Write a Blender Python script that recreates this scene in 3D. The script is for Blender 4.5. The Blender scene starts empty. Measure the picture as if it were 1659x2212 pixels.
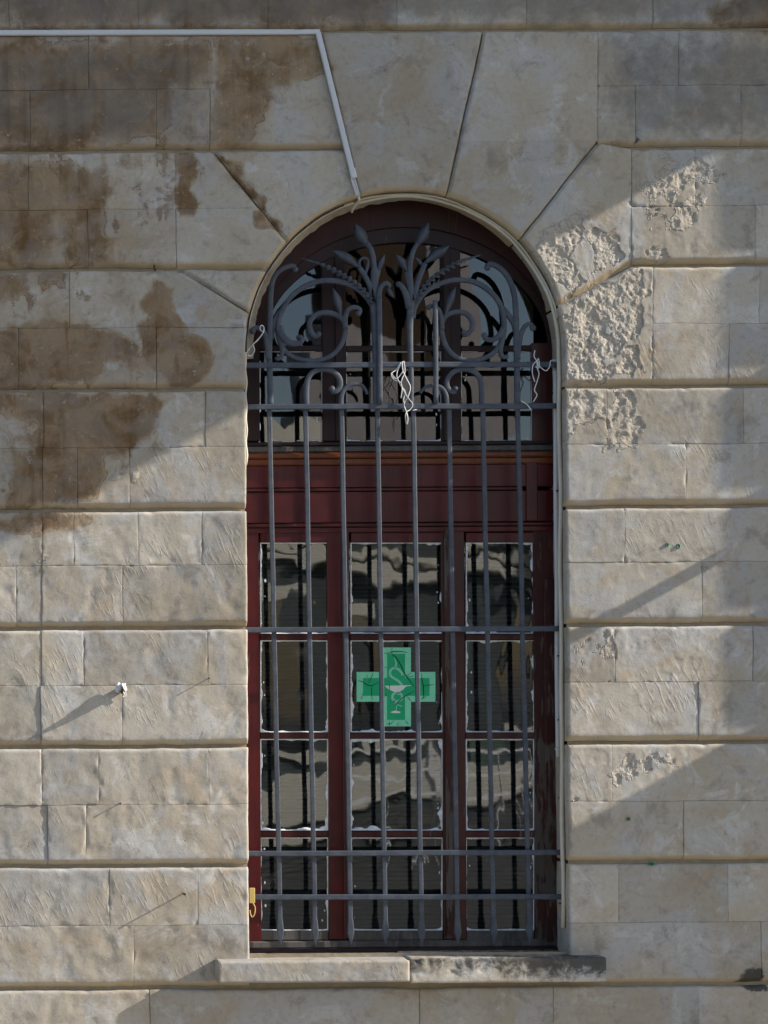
import bpy, bmesh, math, random
import numpy as np
from mathutils import Vector, Matrix
random.seed(7); R = math.radians
sc = bpy.context.scene
col = sc.collection
# ------------------------------------------------------------------ camera
CAM_D, PXM, CX, CY, ZC, ROLL = 9.0, 500.0, -100.0, 1500.0, 1.75, R(-0.40)
cd = bpy.data.cameras.new('camera'); cam = bpy.data.objects.new('camera', cd); col.objects.link(cam)
cam.location = (0, -CAM_D, ZC)
cam.rotation_euler = (Matrix.Rotation(R(90), 3, 'X') @ Matrix.Rotation(ROLL, 3, 'Z')).to_euler()
cd.sensor_fit = 'VERTICAL'; cd.sensor_height = 24.0; cd.sensor_width = 24.0
cd.lens = 24.0 * CAM_D / (2212 / PXM)
cd.shift_x = (829.5 - CX) / 2212.0; cd.shift_y = (CY - 1106.0) / 2212.0
cd.clip_start = .05; cd.clip_end = 500
sc.camera = cam
# ------------------------------------------------------------------ light
SUN = Vector((0.863, -0.168, 0.468)).normalized()          # direction towards the sun
w = bpy.data.worlds.new('World'); sc.world = w; w.use_nodes = True
nt = w.node_tree; bg = nt.nodes['Background']
sky = nt.nodes.new('ShaderNodeTexSky'); sky.sky_type = 'NISHITA'; sky.sun_disc = False
sky.sun_elevation = math.asin(SUN.z); sky.sun_rotation = math.atan2(SUN.x, SUN.y)
sky.air_density = 1.0; sky.dust_density = 1.0; sky.ozone_density = 1.0
nt.links.new(sky.outputs[0], bg.inputs[0]); bg.inputs[1].default_value = 0.12
sd = bpy.data.lights.new('sun', 'SUN'); sd.energy = 5.0; sd.angle = R(0.5); sd.color = (1.0, .925, .815)
so = bpy.data.objects.new('sun', sd); col.objects.link(so)
so.rotation_euler = (-SUN).to_track_quat('-Z', 'Y').to_euler(); so.location = (6, -6, 8)
sc.view_settings.view_transform = 'Standard'; sc.view_settings.look = 'None'
sc.view_settings.exposure = 0.50; sc.view_settings.gamma = 1.0
sc.render.engine = 'CYCLES'
# ------------------------------------------------------------------ pixel (1659x2212 grid) to the plane y
cr, sr = math.cos(ROLL), math.sin(ROLL)
def W(px, py, y=0.0):
    s = (CAM_D + y) / CAM_D
    a, b = (px - CX) / PXM, (CY - py) / PXM
    return Vector(((a * cr - b * sr) * s, y, ZC + (a * sr + b * cr) * s))
def w2px(x, z):                                          # wall plane, numpy
    zz = z - ZC
    a = x * cr + zz * sr; b = -x * sr + zz * cr
    return a * PXM + CX, CY - b * PXM
def XW(px, py=1100, y=0.0): return W(px, py, y).x
def ZW(py, px=829, y=0.0): return W(px, py, y).z
# ------------------------------------------------------------------ noise
def _h(ix, iy, s):
    n = (ix.astype(np.int64) * 374761393 + iy.astype(np.int64) * 668265263 + s * 1442695041) & 0x7fffffff
    n = ((n ^ (n >> 13)) * 1274126177) & 0x7fffffff
    n = n ^ (n >> 16)
    return (n & 0xffff) / 65535.0
def vn(x, y, s=0):
    ix, iy = np.floor(x), np.floor(y); fx, fy = x - ix, y - iy
    fx = fx * fx * fx * (fx * (fx * 6 - 15) + 10); fy = fy * fy * fy * (fy * (fy * 6 - 15) + 10)
    a = _h(ix, iy, s) * (1 - fx) + _h(ix + 1, iy, s) * fx
    b = _h(ix, iy + 1, s) * (1 - fx) + _h(ix + 1, iy + 1, s) * fx
    return a * (1 - fy) + b * fy
def fbm(x, y, s=0, o=4, g=.5):
    v = 0; a = 1; t = 0; c, d = .8, .6
    for k in range(o):
        v = v + a * vn(x, y, s + k * 17); t += a; a *= g
        x, y = (x * c - y * d) * 2.03 + 3.7, (x * d + y * c) * 2.03 + 1.3
    return v / t
def sstep(a, b, x):
    t = np.clip((x - a) / (b - a), 0, 1); return t * t * (3 - 2 * t)
def seg_d(px, py, pts, closed=False):
    d = np.full(px.shape, 1e9); P = list(pts) + ([pts[0]] if closed else [])
    for (x0, y0), (x1, y1) in zip(P[:-1], P[1:]):
        dx, dy = x1 - x0, y1 - y0; L = dx * dx + dy * dy + 1e-12
        t = np.clip(((px - x0) * dx + (py - y0) * dy) / L, 0, 1)
        d = np.minimum(d, np.hypot(px - x0 - t * dx, py - y0 - t * dy))
    return d
def poly_f(px, py, pts, soft):
    ins = np.zeros(px.shape, bool); n = len(pts); j = n - 1
    for i in range(n):
        xi, yi = pts[i]; xj, yj = pts[j]
        if yi != yj:
            ins ^= ((yi > py) != (yj > py)) & (px < (xj - xi) * (py - yi) / (yj - yi) + xi)
        j = i
    d = seg_d(px, py, pts, True)
    return np.clip(.5 + np.where(ins, d, -d) / (2 * soft), 0, 1)
# ------------------------------------------------------------------ materials
M = {}
class NT:
    def __init__(s, name):
        m = bpy.data.materials.new(name); m.use_nodes = True; M[name] = m
        s.t = m.node_tree; s.n = s.t.nodes; s.b = s.n['Principled BSDF']; s.out = s.n['Material Output']
    def new(s, typ, **kw):
        n = s.n.new(typ)
        for k, v in kw.items(): setattr(n, k, v)
        return n
    def link(s, a, b): s.t.links.new(a, b)
    def set(s, inp, v):
        if hasattr(v, 'is_output') or isinstance(v, bpy.types.NodeSocket): s.link(v, inp)
        else: inp.default_value = v
    def pos(s, scale=None):
        g = s.new('ShaderNodeNewGeometry'); o = g.outputs['Position']
        if scale:
            v = s.new('ShaderNodeVectorMath', operation='MULTIPLY'); s.link(o, v.inputs[0]); v.inputs[1].default_value = scale; o = v.outputs[0]
        return o
    def obj(s, scale=None):
        g = s.new('ShaderNodeTexCoord'); o = g.outputs['Object']
        if scale:
            v = s.new('ShaderNodeVectorMath', operation='MULTIPLY'); s.link(o, v.inputs[0]); v.inputs[1].default_value = scale; o = v.outputs[0]
        return o
    def noise(s, vec, scale, detail=4, rough=.55, dist=0):
        n = s.new('ShaderNodeTexNoise'); s.link(vec, n.inputs['Vector']); n.inputs['Scale'].default_value = scale
        n.inputs['Detail'].default_value = detail; n.inputs['Roughness'].default_value = rough; n.inputs['Distortion'].default_value = dist
        return n.outputs[0]
    def math(s, op, a, b=None, c=None):
        n = s.new('ShaderNodeMath', operation=op); s.set(n.inputs[0], a)
        if b is not None: s.set(n.inputs[1], b)
        if c is not None: s.set(n.inputs[2], c)
        return n.outputs[0]
    def ss(s, x, a, b):
        n = s.new('ShaderNodeMapRange', interpolation_type='SMOOTHSTEP'); s.set(n.inputs[0], x)
        n.inputs[1].default_value = a; n.inputs[2].default_value = b; return n.outputs[0]
    def mix(s, f, a, b, mode='MIX'):
        n = s.new('ShaderNodeMix', data_type='RGBA', blend_type=mode); s.set(n.inputs[0], f)
        for i, v in ((6, a), (7, b)):
            if isinstance(v, tuple): n.inputs[i].default_value = (*v, 1)
            else: s.link(v, n.inputs[i])
        return n.outputs[2]
    def attr(s, name):
        n = s.new('ShaderNodeAttribute', attribute_name=name); return n.outputs['Fac']
    def bump(s, h, strength=.5, dist=.01, normal=None):
        n = s.new('ShaderNodeBump'); s.link(h, n.inputs['Height']); n.inputs['Strength'].default_value = strength
        n.inputs['Distance'].default_value = dist
        if normal: s.link(normal, n.inputs['Normal'])
        return n.outputs[0]
    def fin(s, colr, rough=.8, normal=None, spec=.3, metal=0):
        s.set(s.b.inputs['Base Color'], (*colr, 1) if isinstance(colr, tuple) else colr)
        s.set(s.b.inputs['Roughness'], rough); s.b.inputs['Specular IOR Level'].default_value = spec
        s.b.inputs['Metallic'].default_value = metal
        if normal: s.link(normal, s.b.inputs['Normal'])

def stone_mat(name, simple=False):
    t = NT(name); P = t.pos()
    n1 = t.noise(P, 1.6, 5); n2 = t.noise(P, 6.5, 6, .6); n3 = t.noise(P, 38, 4, .65); n4 = t.noise(P, 140, 2)
    c = t.mix(t.ss(n1, .35, .65), (.44, .372, .278), (.49, .445, .375))
    c = t.mix(t.math('MULTIPLY', t.ss(t.noise(P, 2.7, 8, .66, .7), .47, .60), .70), c, (.47, .465, .465))
    c = t.mix(t.math('MULTIPLY', t.ss(t.noise(P, 8, 9, .72, .5), .51, .66), .66), c, (.275, .235, .195))
    c = t.mix(t.math('MULTIPLY', t.ss(t.noise(P, 5.2, 9, .70, .6), .545, .62), .62), c, (.58, .565, .54))
    c = t.mix(t.math('MULTIPLY', t.ss(t.noise(P, 4.2, 8, .68, .6), .54, .66), .6), c, (.43, .325, .215))
    c = t.mix(t.math('MULTIPLY', t.ss(t.noise(P, 27, 7, .75), .60, .68), .45), c, (.20, .175, .15))
    c = t.mix(t.math('MULTIPLY', t.ss(n3, .45, .75), .34), c, (.28, .235, .18))
    oi = t.new('ShaderNodeObjectInfo'); rv = t.math('MULTIPLY_ADD', oi.outputs['Random'], .26, .84)
    hs = t.new('ShaderNodeHueSaturation'); t.link(c, hs.inputs['Color']); t.link(rv, hs.inputs['Value']); hs.inputs['Saturation'].default_value = .87
    c = hs.outputs[0]
    if not simple:
        # yellow patina plus painted-in ground bounce: ochre on the chamfers
        c = t.mix(t.math('MULTIPLY', t.attr('ochre_bounce'), .65), c, (.54, .415, .25))
        # water stains, plus one painted shadow edge: tan wash, mottled brown, run-off streaks, grey film, broken tide lines, pale flecks
        A = t.attr('stain_shade'); half = lambda n_, k: t.math('MULTIPLY', t.math('SUBTRACT', n_, .5), k)
        nA = t.noise(P, 3.4, 9, .66, .7); nB = t.noise(P, 10, 9, .70, .5); nS = t.noise(t.pos((17, 17, 1.3)), 1.0, 6, .6, .3)
        w1 = t.ss(t.math('ADD', t.math('MULTIPLY', A, .85), half(nA, 1.4)), .08, .78)
        c = t.mix(t.math('MULTIPLY', w1, .80), c, (.345, .235, .13))
        e = t.math('ADD', A, t.math('ADD', half(nB, 1.15), half(nS, .45)))
        mb = t.ss(t.math('ADD', t.math('MULTIPLY', A, .80), t.math('ADD', half(nB, 1.8), half(nS, .7))), .28, .72)
        tone = t.mix(t.ss(t.noise(P, 5.5, 8, .68, .5), .36, .64), (.15, .088, .040), (.31, .225, .145))
        c = t.mix(t.math('MULTIPLY', mb, .88), c, tone)
        ds = t.math('MULTIPLY', t.ss(t.math('ADD', nS, half(nB, .4)), .54, .70), t.ss(A, .25, .8))
        c = t.mix(t.math('MULTIPLY', ds, .55), c, (.13, .07, .028))
        fm = t.math('MULTIPLY', t.ss(t.noise(P, 6, 9, .72, .6), .47, .60), t.ss(A, .1, .6))
        c = t.mix(t.math('MULTIPLY', fm, .42), c, (.27, .235, .205))
        ring = t.math('MULTIPLY', t.math('MULTIPLY', t.ss(e, .40, .46), t.ss(e, .54, .47)), t.ss(t.noise(P, 4.1, 2), .46, .6))
        c = t.mix(t.math('MULTIPLY', ring, .60), c, (.15, .085, .04))
        fl_ = t.math('MULTIPLY', t.ss(t.noise(P, 26, 7, .74), .59, .65), t.ss(A, .1, .5))
        c = t.mix(t.math('MULTIPLY', fl_, .6), c, (.45, .42, .39))
        # grey dirt, deepened at top and corners to paint in dim edges
        g = t.ss(t.math('ADD', t.attr('grime_dim'), t.math('MULTIPLY', t.math('SUBTRACT', t.noise(P, 12, 9, .7, .4), .5), 1.3)), .25, .95)
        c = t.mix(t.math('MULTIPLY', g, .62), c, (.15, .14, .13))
        # black crust
        s_ = t.ss(t.math('ADD', t.attr('soot'), t.math('MULTIPLY', t.math('SUBTRACT', t.noise(P, 19, 8, .72, .3), .5), 1.7)), .35, .80)
        c = t.mix(t.math('MULTIPLY', s_, .88), c, (.04, .04, .038))
        # fresh broken stone
        c = t.mix(t.math('MULTIPLY', t.attr('erode'), .6), c, (.56, .50, .42))
    # pits
    pit = t.ss(t.noise(P, 62, 2, .5), .70, .76)
    pit = t.math('MULTIPLY', pit, t.ss(t.noise(P, 5.3, 2), .45, .62))
    c = t.mix(t.math('MULTIPLY', pit, .6), c, (.13, .10, .075))
    # tooling marks: short slanting strokes in patches
    r = t.new('ShaderNodeVectorRotate', rotation_type='Y_AXIS'); t.link(P, r.inputs['Vector']); r.inputs['Angle'].default_value = R(24)
    sc_ = t.new('ShaderNodeVectorMath', operation='MULTIPLY'); t.link(r.outputs[0], sc_.inputs[0]); sc_.inputs[1].default_value = (58, 58, 13)
    tool = t.ss(t.noise(sc_.outputs[0], 1.0, 2, .5, .5), .50, .66)
    tool = t.math('MULTIPLY', tool, t.ss(t.noise(P, 3.1, 3), .48, .64))
    h = t.math('ADD', t.math('MULTIPLY', n3, .0016), t.math('MULTIPLY', n4, .0004))
    h = t.math('ADD', h, t.math('MULTIPLY', n2, .0020))
    h = t.math('ADD', h, t.math('MULTIPLY', t.noise(P, 260, 3, .6), .00035))
    vo = t.new('ShaderNodeTexVoronoi', feature='F1'); t.link(P, vo.inputs['Vector']); vo.inputs['Scale'].default_value = 75
    rough_h = t.math('ADD', t.math('MULTIPLY', t.noise(P, 85, 6, .72, .6), .0090), t.math('MULTIPLY', vo.outputs['Distance'], .0035))
    h = t.math('ADD', h, t.math('MULTIPLY', rough_h, t.attr('erode')))
    h = t.math('SUBTRACT', h, t.math('MULTIPLY', pit, .0020))
    h = t.math('ADD', h, t.math('MULTIPLY', tool, .0010))
    b = t.bump(h, .8, 1.0)
    t.fin(c, .92, b, .15)
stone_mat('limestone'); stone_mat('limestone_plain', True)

def plain(name, c, rough=.7, spec=.3, var=.25, scale=20, bump=.0, metal=0):
    t = NT(name); P = t.pos(); n = t.noise(P, scale, 4)
    cc = t.mix(n, tuple(v * (1 - var) for v in c), tuple(min(1, v * (1 + var)) for v in c))
    t.fin(cc, rough, t.bump(n, 1.0, bump) if bump else None, spec, metal)
plain('mortar', (.34, .28, .20), .95, .1, .3, 30, .003)
plain('white_pvc', (.62, .63, .66), .45, .4, .10, 9)
plain('cream_cable', (.62, .58, .48), .6, .3, .2, 14)
plain('white_string', (.80, .80, .80), .8, .2, .08, 60)
plain('black_cable', (.03, .03, .03), .5, .3)
plain('rust', (.09, .05, .03), .85, .2, .5, 90)
plain('yellow_plastic', (.50, .38, .13), .5, .4, .15, 30)
plain('green_plastic', (.02, .22, .11), .5, .4, .3, 50)
plain('plaster_white', (.72, .70, .66), .9, .1, .1, 80, .002)
plain('old_plaster', (.46, .41, .33), .95, .1, .4, 24, .004)
plain('asphalt', (.12, .115, .11), .9, .2, .3, 12, .002)
plain('paving', (.36, .34, .305), .9, .2, .2, 4, .002)
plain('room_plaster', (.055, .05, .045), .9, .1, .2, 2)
plain('blind_slat', (.055, .066, .068), .5, .3, .15, 6)
plain('balcony_wood', (.05, .10, .07), .5, .3, .2, 6)
plain('dark_pane', (.02, .025, .03), .1, .5, .1, 2)
plain('cross_pale', (.24, .76, .48), .45, .4, .12, 25)
plain('cross_deep', (.003, .43, .175), .45, .4, .18, 18)
plain('cross_white', (.78, .82, .76), .5, .4, .08, 40)
plain('cross_snake', (.24, .68, .47), .5, .4, .15, 40)
plain('crack_dark', (.012, .05, .03), .8, .1)
plain('facade_far', (.075, .088, .09), .9, .1, .5, 1.6)  # dark tone stands in for a shaded house front
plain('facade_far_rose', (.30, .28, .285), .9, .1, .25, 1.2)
plain('roof_brown', (.05, .028, .015), .9, .1, .4, 3)
plain('facade_far_pale', (.60, .57, .50), .9, .1, .15, 2)  # pale tone stands in for sun caught by the cornices
# wrought iron under blue-grey paint
t = NT('iron_paint'); P = t.pos(); n = t.noise(P, 26, 5, .6); n2 = t.noise(P, 120, 3)
c = t.mix(t.ss(n, .3, .7), (.050, .061, .084), (.080, .091, .114))
c = t.mix(t.math('MULTIPLY', t.ss(t.noise(P, 45, 5, .7), .66, .74), .7), c, (.085, .05, .035))
t.fin(c, .55, t.bump(t.math('ADD', t.math('MULTIPLY', n, .002), t.math('MULTIPLY', n2, .0006)), .6, 1.0), .4)
# painted wood
def wood_mat(name, peel, c0, c1, grey=(.17, .145, .125), gloss=.34):
    t = NT(name); P = t.pos(); gr = t.noise(t.pos((55, 55, 3.5)), 1.0, 5, .6); n = t.noise(P, 7, 4)
    c = t.mix(t.ss(n, .3, .7), c0, c1)
    c = t.mix(t.math('MULTIPLY', t.ss(gr, .5, .7), .4), c, tuple(v * .45 for v in c0))
    e = t.math('ADD', t.noise(t.pos((38, 38, 5)), 1.0, 6, .68, .3), t.math('MULTIPLY', t.math('SUBTRACT', t.noise(P, 3.2, 3), .5), .55))
    m = t.ss(e, .78 - peel, .83 - peel)
    bare = t.mix(gr, tuple(v * .45 for v in grey), tuple(v * 1.3 for v in grey))
    c = t.mix(m, c, bare)
    h = t.math('ADD', t.math('MULTIPLY', gr, .0012), t.math('MULTIPLY', m, -.0012))
    t.fin(c, t.math('MULTIPLY_ADD', m, .5, gloss), t.bump(h, .8, 1.0), .4)
wood_mat('red_wood', .05, (.056, .0034, .0052), (.088, .0062, .008))
wood_mat('red_wood_flaking', .13, (.040, .007, .007), (.062, .010, .009))
wood_mat('red_wood_bare', .31, (.038, .007, .006), (.058, .010, .008), (.115, .095, .08), .6)
wood_mat('dark_wood', .03, (.018, .006, .006), (.028, .008, .008), gloss=.55)
wood_mat('orange_wood', .10, (.12, .030, .008), (.16, .042, .011), (.08, .03, .015))
wood_mat('brown_black_wood', .10, (.024, .0055, .0045), (.040, .0085, .007), (.07, .045, .03), .62)
wood_mat('grey_wood', .30, (.05, .045, .045), (.09, .08, .078), (.12, .11, .105))
# flaking white putty
t = NT('putty'); P = t.pos(); n = t.noise(P, 60, 4)
t.fin(t.mix(t.ss(n, .3, .7), (.55, .60, .66), (.80, .82, .85)), .75, t.bump(n, .8, .004), .3)
# old wavy window glass
t = NT('old_glass'); P = t.pos((1, 1, .55)); n = t.noise(P, 3.6, 2, .4, .6); n2 = t.noise(P, 11, 1, .4)
bm_ = t.bump(t.math('ADD', n, t.math('MULTIPLY', n2, .05)), 1.0, .0019)
fr = t.new('ShaderNodeFresnel'); fr.inputs[0].default_value = 1.52; t.link(bm_, fr.inputs[1])
fac = t.math('MULTIPLY_ADD', fr.outputs[0], 2.4, .02)
gl = t.new('ShaderNodeBsdfGlossy'); gl.inputs['Roughness'].default_value = .015; t.link(bm_, gl.inputs['Normal']); gl.inputs[0].default_value = (.95, .98, 1, 1)
tr = t.new('ShaderNodeBsdfTransparent'); tr.inputs[0].default_value = (.80, .84, .83, 1)
mx = t.new('ShaderNodeMixShader'); t.link(fac, mx.inputs[0]); t.link(tr.outputs[0], mx.inputs[1]); t.link(gl.outputs[0], mx.inputs[2])
df = t.new('ShaderNodeBsdfDiffuse'); df.inputs[0].default_value = (.5, .5, .48, 1)
mx2 = t.new('ShaderNodeMixShader'); dirt = t.math('MULTIPLY', t.ss(t.noise(t.pos(), 9, 5, .7), .5, .8), .07)
t.link(dirt, mx2.inputs[0]); t.link(mx.outputs[0], mx2.inputs[1]); t.link(df.outputs[0], mx2.inputs[2])
t.link(mx2.outputs[0], t.out.inputs[0])
# ------------------------------------------------------------------ object helpers
def link(name, me, mat, parent=None, smooth=False):
    o = bpy.data.objects.new(name, me); col.objects.link(o)
    if mat: me.materials.append(M[mat])
    if parent: o.parent = parent
    if smooth: me.polygons.foreach_set('use_smooth', [True] * len(me.polygons))
    return o
def pydata(name, v, f, mat, parent=None, smooth=False):
    me = bpy.data.meshes.new(name); me.from_pydata([tuple(p) for p in v], [], f); me.update()
    return link(name, me, mat, parent, smooth)
def tag(o, label=None, cat=None, group=None, kind=None):
    if label: o['label'] = label
    if cat: o['category'] = cat
    if group: o['group'] = group
    if kind: o['kind'] = kind
    return o
def thing(name, loc, label, cat, group=None):
    o = bpy.data.objects.new(name, None); col.objects.link(o); o.empty_display_size = .05
    return tag(o, label, cat, group)
def box(name, x0, x1, y0, y1, z0, z1, mat, parent=None, bev=.003, jit=0):
    bm = bmesh.new(); bmesh.ops.create_cube(bm, size=1)
    for v in bm.verts:
        v.co = Vector(((x0 + x1) / 2 + v.co.x * (x1 - x0), (y0 + y1) / 2 + v.co.y * (y1 - y0), (z0 + z1) / 2 + v.co.z * (z1 - z0)))
    if bev: bmesh.ops.bevel(bm, geom=bm.edges[:], offset=bev, segments=1, affect='EDGES')
    me = bpy.data.meshes.new(name); bm.to_mesh(me); bm.free()
    return link(name, me, mat, parent)
def pbox(name, x0, y0, x1, y1, yf, yb, mat, parent, bev=.003):
    """box whose front face covers the pixel rectangle, at depth yf..yb"""
    a = W(x0, (y0 + y1) / 2, yf).x; b = W(x1, (y0 + y1) / 2, yf).x
    c = W((x0 + x1) / 2, y1, yf).z; d = W((x0 + x1) / 2, y0, yf).z
    return box(name, a, b, yf, yb, c, d, mat, parent, bev)
def crom(P, n=6):
    P = [Vector(p) for p in P]; Q = [P[0] * 2 - P[1]] + P + [P[-1] * 2 - P[-2]]; out = []
    for i in range(1, len(Q) - 2):
        a, b, c, d = Q[i - 1:i + 3]
        for k in range(n):
            t = k / n
            out.append(.5 * ((2 * b) + (c - a) * t + (2 * a - 5 * b + 4 * c - d) * t * t + (3 * b - a - 3 * c + d) * t ** 3))
    out.append(P[-1]); return out
def tube(pts, rad, n=6):
    V, F = [], []; up = Vector((0, 1, 0)); L = len(pts)
    for i, p in enumerate(pts):
        t = (pts[min(i + 1, L - 1)] - pts[max(i - 1, 0)]).normalized()
        u = up - t * up.dot(t)
        if u.length < .05: u = Vector((1, 0, 0)) - t * t.x
        u.normalize(); v = t.cross(u); up = u
        r = rad[i] if hasattr(rad, '__len__') else rad
        for k in range(n):
            a = 2 * math.pi * k / n; V.append(p + (u * math.cos(a) + v * math.sin(a)) * r)
    for i in range(L - 1):
        for k in range(n): F.append((i * n + k, i * n + (k + 1) % n, (i + 1) * n + (k + 1) % n, (i + 1) * n + k))
    F.append(tuple(range(n))[::-1]); F.append(tuple(range((L - 1) * n, L * n))); return V, F
def sweep(pts, wid, thk, twist=0.0):
    """bar of chamfered rectangular section along a curve in a plane y = const"""
    V, F = [], []; L = len(pts); s = 0
    for i, p in enumerate(pts):
        t = (pts[min(i + 1, L - 1)] - pts[max(i - 1, 0)]).normalized()
        n = Vector((-t.z, 0, t.x)).normalized(); y = Vector((0, 1, 0))
        if i: s += (pts[i] - pts[i - 1]).length
        a = twist * s; ca, sa = math.cos(a), math.sin(a); n, y = n * ca + y * sa, y * ca - n * sa
        wd = (wid[i] if hasattr(wid, '__len__') else wid) / 2; th = (thk[i] if hasattr(thk, '__len__') else thk) / 2
        q = .30
        for cx, cy in ((1, 1 - q), (1 - q, 1), (-1 + q, 1), (-1, 1 - q), (-1, -1 + q), (-1 + q, -1), (1 - q, -1), (1, -1 + q)):
            V.append(p + n * (cx * wd) + y * (cy * th))
    for i in range(L - 1):
        for k in range(8): F.append((i * 8 + k, i * 8 + (k + 1) % 8, (i + 1) * 8 + (k + 1) % 8, (i + 1) * 8 + k))
    F.append(tuple(range(8))[::-1]); F.append(tuple(range((L - 1) * 8, L * 8))); return V, F
# ================================================================== ground, street
def sheet(name, x0, x1, y0, y1, z, mat):
    return tag(pydata(name, [(x0, y0, z), (x1, y0, z), (x1, y1, z), (x0, y1, z)], [(0, 1, 2, 3)], mat), kind='structure')
sheet('ground', -150, 150, -150, 150, -.13, 'paving')
sheet('road', -120, 120, -60, -2.0, -.12, 'asphalt')
tag(box('pavement', -40, 40, -2.0, .3, -.30, 0, 'paving', None, .02), kind='structure')
# ================================================================== the stone wall
facade = thing('stone_wall', (0, 0, 0), 'weathered limestone ashlar wall with chamfered bands around the arched window', 'wall')
AC = W(876, 756); AR = .692; XL, XR = AC.x - AR, AC.x + AR
def arcp(a): return (AC.x + AR * math.cos(a), AC.z + AR * math.sin(a))
def ang(px, py): p = W(px, py); return math.atan2(p.z - AC.z, p.x - AC.x)
def arc(a0, a1, n=14): return [arcp(a0 + (a1 - a0) * i / n) for i in range(n + 1)]
def p2(px, py): p = W(px, py); return (p.x, p.z)
STAIN_SHADE = [([(318, 603), (370, 610), (372, 645), (408, 700), (415, 720), (440, 725), (455, 770), (458, 815), (420, 828), (360, 824), (320, 790), (300, 740), (285, 700), (300, 690), (318, 680), (300, 660), (305, 640)], 8, 1),
 ([(-60, 720), (30, 705), (130, 690), (230, 700), (260, 715), (300, 760), (310, 790), (230, 790), (200, 825), (-60, 835)], 14, .95),
 ([(-60, 845), (160, 850), (330, 850), (370, 855), (350, 900), (340, 930), (270, 990), (230, 1000), (210, 1060), (190, 1092), (20, 1092), (20, 970), (80, 960), (70, 905), (-60, 900)], 14, .95),
 ([(-60, 340), (230, 345), (240, 430), (235, 575), (140, 580), (130, 480), (90, 575), (-60, 580)], 22, .85),
 ([(-60, 80), (450, 80), (450, 190), (380, 200), (385, 260), (320, 300), (200, 320), (-60, 330)], 26, .85),
 ([(455, 80), (700, 75), (710, 150), (600, 190), (570, 250), (520, 320), (455, 325)], 22, .85),
 ([(375, 330), (410, 330), (430, 370), (410, 400), (440, 440), (420, 470), (390, 450), (375, 400)], 8, .95),
 ([(465, 340), (500, 340), (540, 410), (590, 470), (605, 505), (560, 470), (510, 400)], 10, .9),
 ([(-60, -300), (850, -300), (850, 62), (-60, 62)], 25, .8),
 ([(-60, 588), (55, 590), (50, 640), (-60, 640)], 14, .85), ([(70, 590), (140, 590), (140, 622), (80, 630)], 12, .85),
 ([(-60, 1108), (160, 1108), (215, 1112), (150, 1150), (90, 1155), (-60, 1140)], 12, .75),  # largely a shadow edge on this band, painted into the colour
 ([(1190, 480), (1350, 500), (1355, 560), (1290, 500), (1200, 510)], 14, .55),
 ([(1520, 20), (1700, -20), (1700, 62), (1540, 62)], 14, .9), ([(-460, 60), (470, 60), (600, 330), (480, 420), (330, 580), (420, 830), (380, 1000), (200, 1100), (-460, 1130)], 70, .36)]
GRIME_DIM = [([(-60, -300), (1950, -300), (1950, 62), (-60, 62)], 40, .85), ([(1300, 66), (1800, 66), (1800, 310), (1300, 310)], 60, .78),  # dirt, strengthened along the top and corners to paint in their dimness
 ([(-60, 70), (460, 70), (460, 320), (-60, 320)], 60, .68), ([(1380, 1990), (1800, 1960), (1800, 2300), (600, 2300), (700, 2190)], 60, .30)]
SOOT = [([(1590, 2100), (1605, 2085), (1640, 2095), (1650, 2128), (1585, 2130)], 8, 1), ([(1365, 300), (1385, 298), (1388, 312), (1362, 314)], 6, .9)]
ERODE = [([(1150, 512), (1190, 480), (1240, 468), (1300, 490), (1340, 520), (1350, 560), (1300, 590), (1250, 622), (1215, 650), (1190, 600), (1165, 550)], 12, 1.0),
 ([(1226, 652), (1360, 588), (1404, 588), (1402, 700), (1370, 740), (1398, 828), (1226, 828)], 10, 1.0),
 ([(1226, 844), (1385, 844), (1380, 900), (1375, 955), (1305, 955), (1310, 900), (1275, 905), (1250, 955), (1226, 955)], 12, .85),
 ([(1368, 400), (1450, 340), (1500, 332), (1560, 370), (1520, 440), (1500, 480), (1460, 500), (1440, 562), (1370, 562)], 26, .74),
 ([(1322, 1617), (1500, 1617), (1480, 1650), (1400, 1665), (1332, 1700)], 16, .55),
 ([(1236, 1380), (1325, 1362), (1325, 1472), (1268, 1472)], 16, .50),
 ([(1236, 1737), (1280, 1737), (1270, 1752), (1240, 1754)], 8, .6),
 ([(120, 1190), (160, 1185), (158, 1222), (90, 1222)], 14, .45), ([(210, 1000), (300, 960), (280, 1085), (215, 1085)], 20, .42)]
SMOOTH_ISLE = [(1235, 525), (1270, 512), (1300, 570), (1262, 602), (1235, 575)]
def fields(x, z):
    px0, py0 = w2px(x, z); f = {}
    px = px0 + (fbm(x * 9, z * 9, 101, 5, .6) - .5) * 55; py = py0 + (fbm(x * 9, z * 9, 131, 5, .6) - .5) * 55
    for nm, lst in (('stain_shade', STAIN_SHADE), ('grime_dim', GRIME_DIM), ('soot', SOOT), ('erode', ERODE)):
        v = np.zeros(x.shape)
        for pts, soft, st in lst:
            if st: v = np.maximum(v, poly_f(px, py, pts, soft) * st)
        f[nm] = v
    f['erode'] = np.minimum(f['erode'], 1 - poly_f(px, py, SMOOTH_ISLE, 10))
    return f, px0, py0
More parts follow.
